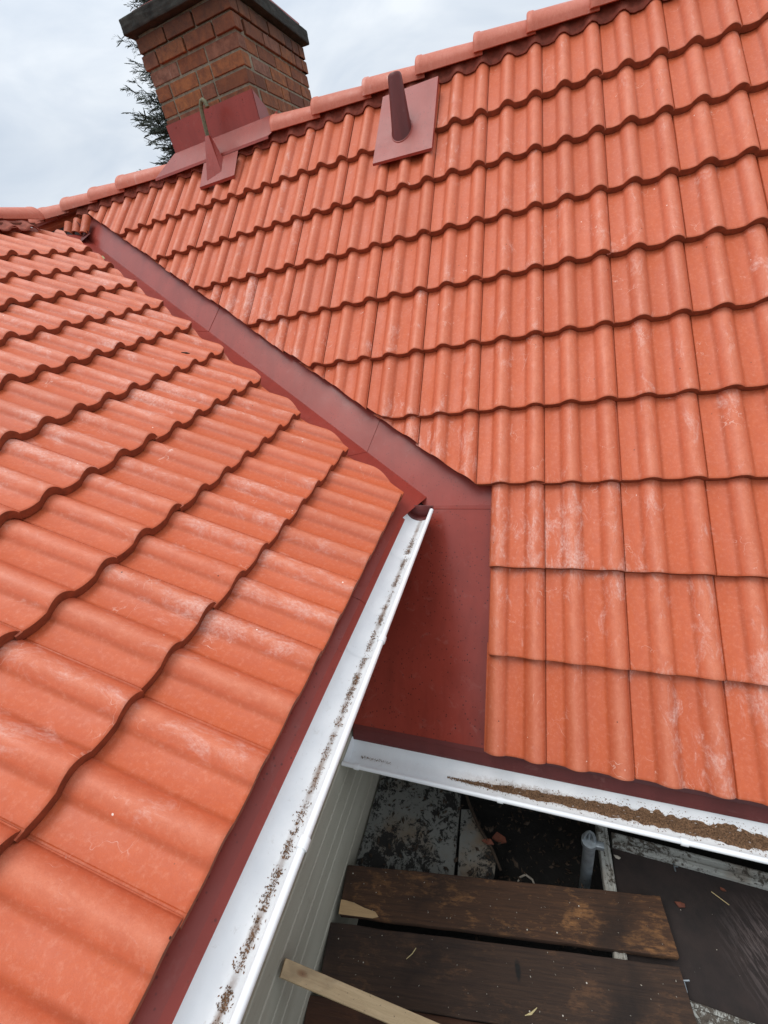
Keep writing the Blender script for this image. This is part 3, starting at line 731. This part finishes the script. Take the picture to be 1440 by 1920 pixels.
mb = MB(); mb.box(((chx0+chx1)/2, (chy0+chy1)/2, 3.525), (chx1-chx0+.12, chy1-chy0+.13, .085), bev=.01)
cap = mb.build('cap', M['capstone'], chim_o)
dm = cap.modifiers.new('s', 'SUBSURF'); dm.subdivision_type = 'SIMPLE'; dm.levels = 4; dm.render_levels = 4
tx = D.textures.new('capn', 'CLOUDS'); tx.noise_scale = .06; dp = cap.modifiers.new('d', 'DISPLACE'); dp.texture = tx; dp.strength = .018
mb = MB(); mb.box(((chx0+chx1)/2, (chy0+chy1)/2+.05, 3.60), (chx1-chx0+.02, chy1-chy0, .05), bev=.006); mb.build('cap_cover', M['metal'], chim_o)
# flashing round the base
mb = MB(); yf = chy0-.006; zf0 = 2.80
mb.sheet([(chx0-.012, yf, 2.70), (chx1+.012, yf, 2.70), (chx1+.012, yf, 2.985), (chx0-.012, yf, 2.985)], .003, Vector((0, -1, 0)))
mb.sheet([(chx1+.010, yf, 2.70), (chx1+.010, chy0+.20, 2.70), (chx1+.010, chy0+.15, 2.91), (chx1+.010, yf, 2.985)], .003, Vector((1, 0, 0)))
# apron over the ridge: slopes down to the tiles
zj = 2.815; ylo = 2.672; zlo = ylo*math.tan(a)+.050
ap = [Vector((chx0-.02, yf-.004, zj)), Vector((chx1+.14, yf-.004, zj)), Vector((chx1+.10, ylo, zlo)), Vector((chx0-.20, ylo, zlo))]
mb.sheet([ap[3], ap[2], ap[1], ap[0]], .003)
mb.sheet([ap[3], ap[2], ap[2]+Vector((0, -.006, -.018)), ap[3]+Vector((0, -.006, -.018))], .002)
# left wing folded over the ridge and right end lip
mb.sheet([ap[3], ap[0], Vector((chx0-.08, yf+.16, zj-.03)), Vector((chx0-.22, yf+.03, zlo+.04))], .003)
mb.sheet([ap[1], ap[2], ap[2]+Vector((.03, .01, .012)), ap[1]+Vector((.03, 0, .012))], .003)
for sx in (chx0+.07, chx1-.09): mb.tube([(sx, yf-.003, 2.955), (sx, yf+.004, 2.955)], .006, 8)
mb.build('flashing', M['metal'], chim_o)

# ------------------------------------------------------------------ roof hook with flashing
hb_ = PR(-2.31, 9.72*gR, .030)
mb = MB()
P = [PR(-2.44, 9.40*gR, .030), PR(-2.115, 9.40*gR, .030), PR(-2.115, 9.98*gR, .036), PR(-2.44, 9.98*gR, .036)]
mb.sheet(P, .002, nR); mb.sheet([P[0], P[1], P[1]-nR*.016-eRd*.008, P[0]-nR*.016-eRd*.008], .002)
hk = mb.build('roof_hook', M['metal'], house); hk['label'] = 'curved iron roof hook standing in a small red metal collar by the chimney'
mb = MB()      # folded collar: open wedge around the rod
top = Vector((-2.335, 2.650, 2.80)); base = [PR(-2.375, 9.50*gR, .032), PR(-2.245, 9.60*gR, .032), PR(-2.25, 9.93*gR, .034), PR(-2.36, 9.93*gR, .034)]
tp_ = [top+Vector((-.016, -.012, 0)), top+Vector((.016, -.012, 0)), top+Vector((.016, .018, 0)), top+Vector((-.016, .018, 0))]
mb.add(base+tp_, [(0, 1, 5, 4), (1, 2, 6, 5), (2, 3, 7, 6), (3, 0, 4, 7), (4, 5, 6, 7)]); mb.build('collar', M['metal'], hk)
mb = MB(); rod = [Vector((-2.335, 2.652, 2.75)), Vector((-2.334, 2.652, 2.83)), Vector((-2.325, 2.652, 2.91)), Vector((-2.318, 2.652, 2.95)), Vector((-2.310, 2.65, 2.968)), Vector((-2.296, 2.647, 2.984)), Vector((-2.278, 2.645, 2.986)), Vector((-2.262, 2.642, 2.972)), Vector((-2.254, 2.64, 2.940))]
mb.tube(rod, [.0145]*9, 10); mb.build('rod', M['rust'], hk, 50)

# ------------------------------------------------------------------ pipe flashing
mb = MB(); P = [PR(-.99, 8.56*gR, .032), PR(-.612, 8.50*gR, .032), PR(-.600, 9.95*gR, .036), PR(-.962, 9.95*gR, .036)]
mb.sheet(P, .002, nR); mb.sheet([P[0], P[1], P[1]-nR*.012-eRd*.006, P[0]-nR*.012-eRd*.006], .002)
mb.sheet([P[1], P[2], P[2]-nR*.014+eRw*.004, P[1]-nR*.014+eRw*.004], .002)
pf = mb.build('pipe_flashing', M['metal'], house); pf['label'] = 'dark red cone pipe sleeve on a square metal sheet below the ridge'
mb = MB(); cb = Vector((-.812, 2.405, 2.405)); n = 28; vs = []
for (z_, r_, dx) in ((2.36, .064, 0), (2.42, .062, 0), (2.52, .053, .0), (2.655, .042, 0), (2.668, .040, 0), (2.675, .034, 0)):
    for k in range(n): th = 2*math.pi*k/n; vs.append(Vector((cb.x+math.cos(th)*r_, cb.y+math.sin(th)*r_*1.0, z_)))
fs = [(i*n+k, i*n+(k+1) % n, (i+1)*n+(k+1) % n, (i+1)*n+k) for i in range(5) for k in range(n)] + [tuple(range(5*n, 6*n))]
mb.add(vs, fs); mb.build('sleeve', M['metal_dark'], pf, 40)
mb = MB(); ring = []
for k in range(33):
    th = 2*math.pi*k/32; x_ = cb.x+math.cos(th)*.066; y_ = cb.y+math.sin(th)*.066
    # drop to the sheet plane
    z_ = y_*math.tan(a) + .034/math.cos(a); yy = cb.y+math.sin(th)*.066
    ring.append(Vector((x_, yy, z_)))
mb.tube(ring, .0035, 6, False); mb.build('seam', M['metal'], pf, 50)

# ------------------------------------------------------------------ litter in the gutters
def flakes(mb, gen, n, s0_, s1_):
    for _ in range(n):
        p, s_ = gen(); th = random.uniform(0, 6.28); e = s_*random.uniform(s0_, s1_)
        d1 = Vector((math.cos(th), math.sin(th), random.uniform(-.5, .5)))*e; d2 = Vector((-math.sin(th), math.cos(th), random.uniform(-.5, .5)))*e*random.uniform(.25, .6)
        up = Vector((0, 0, e*.4))
        mb.add([p-d1, p+d2, p+d1, p-d2, p+up], [(0, 1, 2, 3), (0, 1, 4), (1, 2, 4), (2, 3, 4), (3, 0, 4)])
def muck_section(x):
    """centre offset, half width, height of the muck in the lower gutter"""
    t_ = (x+.36)/1.3
    if t_ < 0: return None
    wd = .004 + .027*min(1, t_*2.0)**.7; wd *= .8+.4*mn.noise(Vector((x*9, 0, 1)))+.2*mn.noise(Vector((x*40, 2, 1)))
    return .012*min(1, t_*2) + .004*mn.noise(Vector((x*12, 5, 0))), max(.004, wd), .010*min(1, .3+t_*2)
mb = MB(); nx = 900; nyy = 16; vs = []
for i in range(nx+1):
    x = -.36 + 4.4*i/nx; c_, wd, ht = muck_section(x)
    for j in range(nyy+1):
        f = -1+2*j/nyy; ww = wd*(1+.22*mn.noise(Vector((x*55, f*1.5, 7)))) ; o_ = c_ + f*ww
        r_ = GRr-.0026; base_z = GRc[1]-math.sqrt(max(1e-6, r_*r_-o_*o_))
        e_ = (1-abs(f)**2.2); z_ = base_z + e_*ht*(.7+1.0*mn.noise(Vector((x*45, o_*160, 3)))+.5*mn.noise(Vector((x*130, o_*300, 9)))) - .0012
        vs.append(Vector((x, GRc[0]+o_, z_)))
m = nyy+1; fs = [(i*m+j, (i+1)*m+j, (i+1)*m+j+1, i*m+j+1) for i in range(nx) for j in range(nyy)]
mb.add(vs, fs)
def genR():
    x = -.40+random.random()**1.0*3.6; sct = muck_section(max(x, -.355)); c_, wd, ht = sct
    o_ = c_ + random.gauss(0, 1)*wd*.75; o_ = max(-.05, min(.05, o_)); r_ = GRr-.003
    z_ = GRc[1]-math.sqrt(r_*r_-o_*o_) + (ht*.8*max(0, 1-abs((o_-c_)/wd)**2) if wd else 0)
    return Vector((x, GRc[0]+o_, z_+.001)), random.uniform(.6, 1.3)
flakes(mb, genR, 12000, .0008, .0032)
def genR2():
    x = random.uniform(-.81, -.66); o_ = random.gauss(.0, .0035)+.005*mn.noise(Vector((x*25, 3, 3)))+.006; r_ = GRr-.003
    return Vector((x, GRc[0]+o_, GRc[1]-math.sqrt(r_*r_-o_*o_)+.001)), random.uniform(.6, 1.3)
flakes(mb, genR2, 170, .001, .003)
tag(mb.build('leaf_litter', M['muck']), 'band of brown rotted leaf muck lying in the lower white gutter', 'leaf litter', kind='stuff')
mb = MB()
clumps = []
y = .54
while y > -2.2:
    L = random.uniform(.03, .09); clumps.append((y, L, random.uniform(.3, 1))); y -= L*random.uniform(.9, 1.5)
def genL():
    while True:
        y, L, k_ = random.choice(clumps)
        if random.random() < k_: break
    yy = y - abs(random.random()**.8)*L; o_ = random.gauss(.004, .0065) + .004*mn.noise(Vector((yy*30, 0, 0))); r_ = GLr-.003
    return Vector((GLc[0]+o_, yy, GLc[1]-math.sqrt(r_*r_-o_*o_)+.0008)), random.uniform(.5, 1.2)
flakes(mb, genL, 5200, .0010, .0034)
tag(mb.build('leaf_litter', M['flake']), 'thin broken line of brown needles along the upper white gutter', 'leaf litter', kind='stuff')

# ------------------------------------------------------------------ the platform below
def oriented(name, mat, cx, cy, zt_, L, Wd, th, ang, label, cat, group=None, bev=.003, tilt=0., sub=True):
    e = MB(); e.box((0, 0, -th/2), (L, Wd, th), bev=bev, rnd=.5)
    o = e.build(name, mat)
    # subdivide & roughen the outline a little
    if sub:
        bm = bmesh.new(); bm.from_mesh(o.data)
        for k in range(1, 24):
            bmesh.ops.bisect_plane(bm, geom=bm.verts[:]+bm.edges[:]+bm.faces[:], plane_co=Vector((-L/2+L*k/24, 0, 0)), plane_no=Vector((1, 0, 0)))
        for v_ in bm.verts:
            nn = mn.noise(Vector((v_.co.x*7+cx*3, v_.co.y*4+cy*5, 1)))
            v_.co.y += nn*.004; v_.co.z += mn.noise(Vector((v_.co.x*3, v_.co.y*6, cy*9)))*.003
        bm.to_mesh(o.data); bm.free()
    o.location = (cx, cy, zt_); o.rotation_euler = (tilt, 0, ang)
    tag(o, label, cat, group)
    return o
ca, sa = math.cos(A_PL), math.sin(A_PL)
pA = oriented('wooden_plank', M['plankA'], -.208, -.318, -.570, 1.30, .172, .040, A_PL, 'upper brown plank with orange worn patches, nearest the lower gutter', 'plank', 'loose boards below the gutters')
pB = oriented('wooden_plank', M['plankB'], -.195, -.530, -.585, 1.33, .205, .040, A_PL+.005, 'wide dark brown plank speckled with paint crumbs, between the worn plank and the pine batten', 'plank', 'loose boards below the gutters')
pC = oriented('wooden_plank', M['plankC'], -.36, -.765, -.60, 1.0, .20, .040, A_PL+.01, 'rust brown plank mostly hidden behind the pale batten', 'plank', 'loose boards below the gutters')
pD = oriented('wooden_plank', M['plankB'], .30, -.80, -.62, 1.9, .20, .040, A_PL-.02, 'dark plank at the outer edge beyond the other boards', 'plank', 'loose boards below the gutters')
# split pale corner on plank A
mb = MB(); pts = [(-.650, -.087), (-.585, -.087), (-.50, -.087), (-.475, -.080), (-.49, -.066), (-.54, -.058), (-.59, -.045), (-.635, -.040), (-.650, -.040)]
mb.sheet([Vector((x, y, .0045)) for x, y in pts], .004, Vector((0, 0, 1))); o = mb.build('split_corner', M['rawend'], None); o.parent = pA; o.matrix_parent_inverse = Matrix.Identity(4); o['label'] = 'pale freshly split corner'
# batten leaning on the wall
p0, p1 = Vector((-.850, -.752, -.215)), Vector((-.30, -.712, -.555))
dirv = (p1-p0).normalized(); L = (p1-p0).length
e = MB(); e.box((0, 0, 0), (L, .046, .022), bev=.0015, rnd=.4); bt = e.build('timber_batten', M['batten'])
zax = Vector((0, 0, 1)); yax = zax.cross(dirv).normalized(); zax = dirv.cross(yax)
bt.matrix_world = Matrix(((dirv.x, yax.x, zax.x, (p0.x+p1.x)/2), (dirv.y, yax.y, zax.y, (p0.y+p1.y)/2), (dirv.z, yax.z, zax.z, (p0.z+p1.z)/2), (0, 0, 0, 1)))
tag(bt, 'pale pine batten with knots leaning against the side wall', 'batten')
# mouldy board
mb = MB(); mb.sheet([(-.855, -.42, -.655), (-.39, -.30, -.655), (-.425, .33, -.655), (-.855, .33, -.655)], .02, Vector((0, 0, 1)))
wbd = tag(mb.build('painted_board', M['mouldy']), 'grey white board blotched with black mould, beside the side wall', 'board', 'mouldy painted boards')
mb = MB(); mb.sheet([(-.372, -.30, -.662), (-.225, -.26, -.662), (-.215, -.13, -.662), (-.30, -.02, -.662), (-.352, .05, -.662), (-.40, .04, -.662)], .02, Vector((0, 0, 1)))
tag(mb.build('painted_board', M['mouldy']), 'smaller mouldy white board piece with a pointed end, left of the black gap', 'board', 'mouldy painted boards')
# stick across the boards
def stick(pts, r, mat, label, cat, name='stick', n=7, group=None):
    mb = MB(); mb.tube(pts, r, n); return tag(mb.build(name, mat, None, 60), label, cat, group)
stick([(-.40, .14, -.64), (-.36, .06, -.638), (-.30, -.03, -.64), (-.235, -.10, -.642), (-.19, -.17, -.645)], [.007, .008, .008, .007, .006], M['twig'], 'dark brown stick lying across the pointed mouldy board', 'stick')
# scaffold pole
mb = MB(); px_, py_ = .160, -.098
mb.tube([(px_, py_, -1.0), (px_, py_, -.40), (px_-.003, py_, -.345)], .0225, 20)
pole = mb.build('steel_pole', M['galv'], None, 50); tag(pole, 'galvanised steel pole with a clamp and pinched top, beside the old frame', 'pole')
mb = MB(); mb.tube([(px_-.003, py_, -.350), (px_-.003, py_, -.318)], .0275, 20); mb.box((px_+.032, py_-.004, -.334), (.035, .022, .026), bev=.003)
mb.build('clamp', M['galv'], pole, 50)
mb = MB()
for sgn in (-1, 1):
    mb.tube([(px_-.003+sgn*.019, py_, -.33), (px_-.003+sgn*.018, py_, -.285), (px_-.003+sgn*.010, py_, -.255), (px_-.004, py_, -.240)], [.006, .006, .005, .003], 8)
mb.tube([(px_-.003, py_+.004, -.33), (px_-.003, py_+.004, -.26)], .0035, 6)
mb.build('pinched_top', M['galv'], pole, 50)
# old frame with a dark panel
fr = tag(empty('old_window', (.75, -.18, -.64)), 'old timber window frame with peeling white paint round a dark scraped board', 'window frame')
def frame_piece(name, p, q, wd, th, mat, z):
    p, q = Vector((*p, z)), Vector((*q, z)); d_ = (q-p); L = d_.length; ang = math.atan2(d_.y, d_.x)
    mb = MB(); Mt = Matrix.Rotation(ang, 3, 'Z'); c_ = (p+q)/2
    mb.box(c_ - Vector((0, 0, th/2)), (L, wd, th), M=Mt, bev=.003)
    mb.box(c_ + Mt @ Vector((0, -wd*.30, .003)), (L, wd*.28, .008), M=Mt, bev=.002)
    mb.box(c_ + Mt @ Vector((0, wd*.32, .002)), (L, wd*.18, .008), M=Mt, bev=.002)
    return mb.build(name, mat, fr)
frame_piece('stile', (.236, .10), (.262, -.46), .046, .05, M['peel'], -.605)
frame_piece('top_rail', (.275, .052), (2.2, .000), .055, .05, M['peel'], -.615)
frame_piece('bottom_rail', (.29, -.415), (2.2, -.45), .060, .05, M['peel'], -.628)
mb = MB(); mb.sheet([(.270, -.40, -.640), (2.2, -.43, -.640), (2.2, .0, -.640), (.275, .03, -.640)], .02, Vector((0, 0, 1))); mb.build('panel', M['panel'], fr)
mb = MB(); mb.tube([(.50, .012, -.612), (.50, -.016, -.606)], .003, 6); mb.tube([(.50, .0, -.606), (.512, .0, -.600)], .002, 6); mb.build('catch', M['galv'], fr)
mb = MB(); mb.tube([(.452, -.348, -.60), (.458, -.372, -.612), (.452, -.40, -.618)], .0028, 6); mb.tube([(.446, -.352, -.60), (.470, -.345, -.598)], .0028, 6)
mb.build('window_hook', M['galv'], fr)
# shards, chips, twigs
def shard(x, y, z, s_, label, mat='shard', name='tile_shard', cat='tile shard', group=None):
    mb = MB(); n = 5; rr = [s_*random.uniform(.45, 1.25) for _ in range(n)]; t0 = random.uniform(0, 6)
    top = [Vector((x+rr[k]*math.cos(t0+6.283*k/n), y+rr[k]*math.sin(t0+6.283*k/n)*.6, z+.004+random.uniform(0, s_*.25))) for k in range(n)]
    mb.sheet(top, s_*.3, Vector((0, 0, 1))); return tag(mb.build(name, M[mat]), label, cat, group)
shard(-.255, -.075, -.640, .030, 'orange tile shard at the foot of the dark stick')
shard(.50, -.118, -.630, .020, 'small orange tile shard at the right end of the worn plank')
shard(.66, -.03, -.632, .014, 'tiny orange tile crumb under the top rail of the old frame')
shard(-.20, -.03, -.70, .045, 'dull red tile shard at the left edge of the black gap')
shard(.290, -.01, -.632, .014, 'pale paint flake beside the upright stile of the old frame', 'palechip', 'paint_flake', 'paint flake')
stick([(-.13, -.16, -.80), (-.115, -.13, -.785), (-.09, -.115, -.78), (-.06, -.125, -.785), (-.045, -.15, -.79), (-.03, -.155, -.80)], [.002, .004, .005, .005, .004, .002], M['palechip'],
      'pale curled bark strip in the black gap between the boards', 'bark strip', 'bark_strip', 6)
stick([(-.075, -.585, -.580), (-.055, -.575, -.578), (-.035, -.555, -.579)], [.001, .004, .001], M['straw'], 'pale straw splinter beside the black stain on the dark plank', 'splinter', 'splinter', 6)
stick([(-.52, -.56, -.5815), (-.50, -.54, -.579), (-.49, -.52, -.5815)], .0014, M['straw'], 'thin curved straw left of the middle of the dark plank', 'straw', 'straw', 5)
stick([(.62, -.045, -.635), (.67, -.075, -.633)], .0016, M['straw'], 'thin straw lying under the top rail of the old frame', 'straw', 'straw', 5)
mb = MB()
def genP():
    x = random.uniform(-.85, 1.0); y = random.uniform(-.7, -.1)
    ul = (x+.208)*ca + (y+.318)*sa; vl = -(x+.208)*sa + (y+.318)*ca
    z = -.566 if abs(vl) < .08 and abs(ul) < .64 else (-.581 if -.31 < vl < -.11 and abs(ul) < .64 else None)
    if z is None: z = -.638 if x > .47 and -.38 < y < -.01 else -5
    return Vector((x, y, z)), random.uniform(.5, 1.2)
def genP2():
    while True:
        p, s_ = genP()
        if p.z > -4: return p, s_
flakes(mb, genP2, 150, .0012, .0036)
tag(mb.build('paint_crumbs', M['palechip']), 'scattered pale paint crumbs on the planks and the dark board', 'paint crumbs', kind='stuff')
mb = MB()
def genV():
    return Vector((random.uniform(-.86, .24), random.uniform(-.36, .34), -.93 if random.random() < .6 else -.648)), random.uniform(.6, 1.4)
flakes(mb, genV, 900, .003, .014)
tag(mb.build('rotted_leaves', M['twig']), 'dark rotted leaves and dirt on the mouldy boards under the eave', 'rotted leaves', kind='stuff')
# bits on the roofs
stick([PL(1.52*.3*2-.02, 4.45*gL, .012), PL(1.52*.3*2+.0, 4.42*gL, .013)], .003, M['twig'], 'short dark twig lying on the side roof tiles near the left edge', 'twig', 'twig', 6)
stick([PL(1.93, 4.30*gL, .020), PL(1.95, 4.24*gL, .019), PL(1.96, 4.20*gL, .02)], [.002, .006, .002], M['twig'], 'dark curled dead leaf on the side roof tiles', 'dead leaf', 'dead_leaf', 6)
mb = MB(); lp = onLs(-3.42, 2.20, .03); mb.sheet([lp, lp+Vector((.05, .01, -.01)), lp+Vector((.075, -.005, -.035)), lp+Vector((.03, -.02, -.02))], .002)
tag(mb.build('fallen_leaf', M['leafy']), 'yellow green fallen leaf caught at the top of the valley', 'leaf')

# ------------------------------------------------------------------ ground
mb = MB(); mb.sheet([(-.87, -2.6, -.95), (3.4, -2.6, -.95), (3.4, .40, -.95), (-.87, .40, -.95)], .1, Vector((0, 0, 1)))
tag(mb.build('void_floor', M['void_shade']), 'added floor under the boards, black with painted shade', None, kind='structure')  # added slab, its black stands in for shade in the void
mb = MB(); mb.box((3.37, -1.1, -2), (.06, 3.0, 2.0)); mb.box((1.25, -2.57, -2), (4.2, .06, 2.0))
tag(mb.build('retaining_wall', M['plaster']), 'low outer wall carrying the void floor', 'wall')
mb = MB(); mb.sheet([(-300, -300, -3), (300, -300, -3), (300, 300, -3), (-300, 300, -3)], .1, Vector((0, 0, 1)))
tag(mb.build('ground', M['ground']), 'garden ground around the house', None, kind='structure')

# ------------------------------------------------------------------ conifer
def conifer(cx, cy, zb, ztop, rad, label):
    root = tag(empty('conifer_tree', (cx, cy, zb)), label, 'tree')
    mb = MB(); mb.tube([(cx, cy, zb), (cx, cy, zb+(ztop-zb)*.5), (cx, cy, ztop)], [.20, .11, .01], 10); mb.build('trunk', M['bark'], root, 60)
    mb = MB(); z = zb+1.2
    rr = random.Random(3)
    while z < ztop:
        R1 = min(rad, (ztop-z)*.36+.34)*rr.uniform(.82, 1.08)
        for _ in range((rr.choice((15, 17, 19)) if z > 2 else 6)):
            th = rr.uniform(0, 6.283); L = R1*rr.uniform(.70, 1.03); up = rr.uniform(.10, .45); z0 = z+rr.uniform(-.1, .1)
            prev = Vector((cx, cy, z0)); dirh = Vector((math.cos(th), math.sin(th), 0)); side = Vector((-math.sin(th), math.cos(th), 0))
            nst = max(4, int(L/.085)); pts = []
            for k in range(nst+1):
                t_ = k/nst; pts.append(Vector((cx, cy, z0)) + dirh*L*t_ + Vector((0, 0, (up*t_*t_*1.3-.22*t_)*L)))
            for k in range(nst):
                d_ = (pts[k+1]-pts[k])
                # wood of the branch
                w_ = .012*(1-k/nst)+.003
                mb.add([pts[k]-side*w_, pts[k]+side*w_, pts[k+1]+side*w_*.8, pts[k+1]-side*w_*.8], [(0, 1, 2, 3)])
                if k/nst < .22: continue
                for s_ in (-1, 1):
                    for q in range(2):
                        if rr.random() < .12: continue
                        ln = (.10+.18*(1-k/nst))*rr.uniform(.7, 1.3)*min(1.3, L)
                        dd = (side*s_*rr.uniform(.5, 1) + dirh*rr.uniform(.4, 1) + Vector((0, 0, rr.uniform(-.35, .45)))).normalized()
                        b0 = pts[k] + d_*rr.random(); tip = b0+dd*ln; nv = dd.cross(Vector((rr.uniform(-1, 1), rr.uniform(-1, 1), rr.uniform(-1, 1)))).normalized()*ln*.09
                        m_ = b0+dd*ln*.5
                        # spray: a twig of needle tufts
                        for e in range(5):
                            c0 = b0+dd*ln*(e/5); c1 = c0+dd*ln*.32; o2 = dd.cross(nv).normalized()*ln*rr.uniform(.10, .2)*(1 if e % 2 else -1)
                            mb.add([c0-nv*.5, c0+nv*.5, c1+o2+nv*.2, c1+o2-nv*.1], [(0, 1, 2, 3)])
                        mb.add([m_-nv*.6, m_+nv*.6, tip], [(0, 1, 2)])
        z += rr.uniform(.10, .15)
    mb.build('crown', M['needle'], root)
    return root
conifer(-5.80, 8.0, -3, 7.0, 2.1, 'tall dark green conifer standing behind the brick chimney')
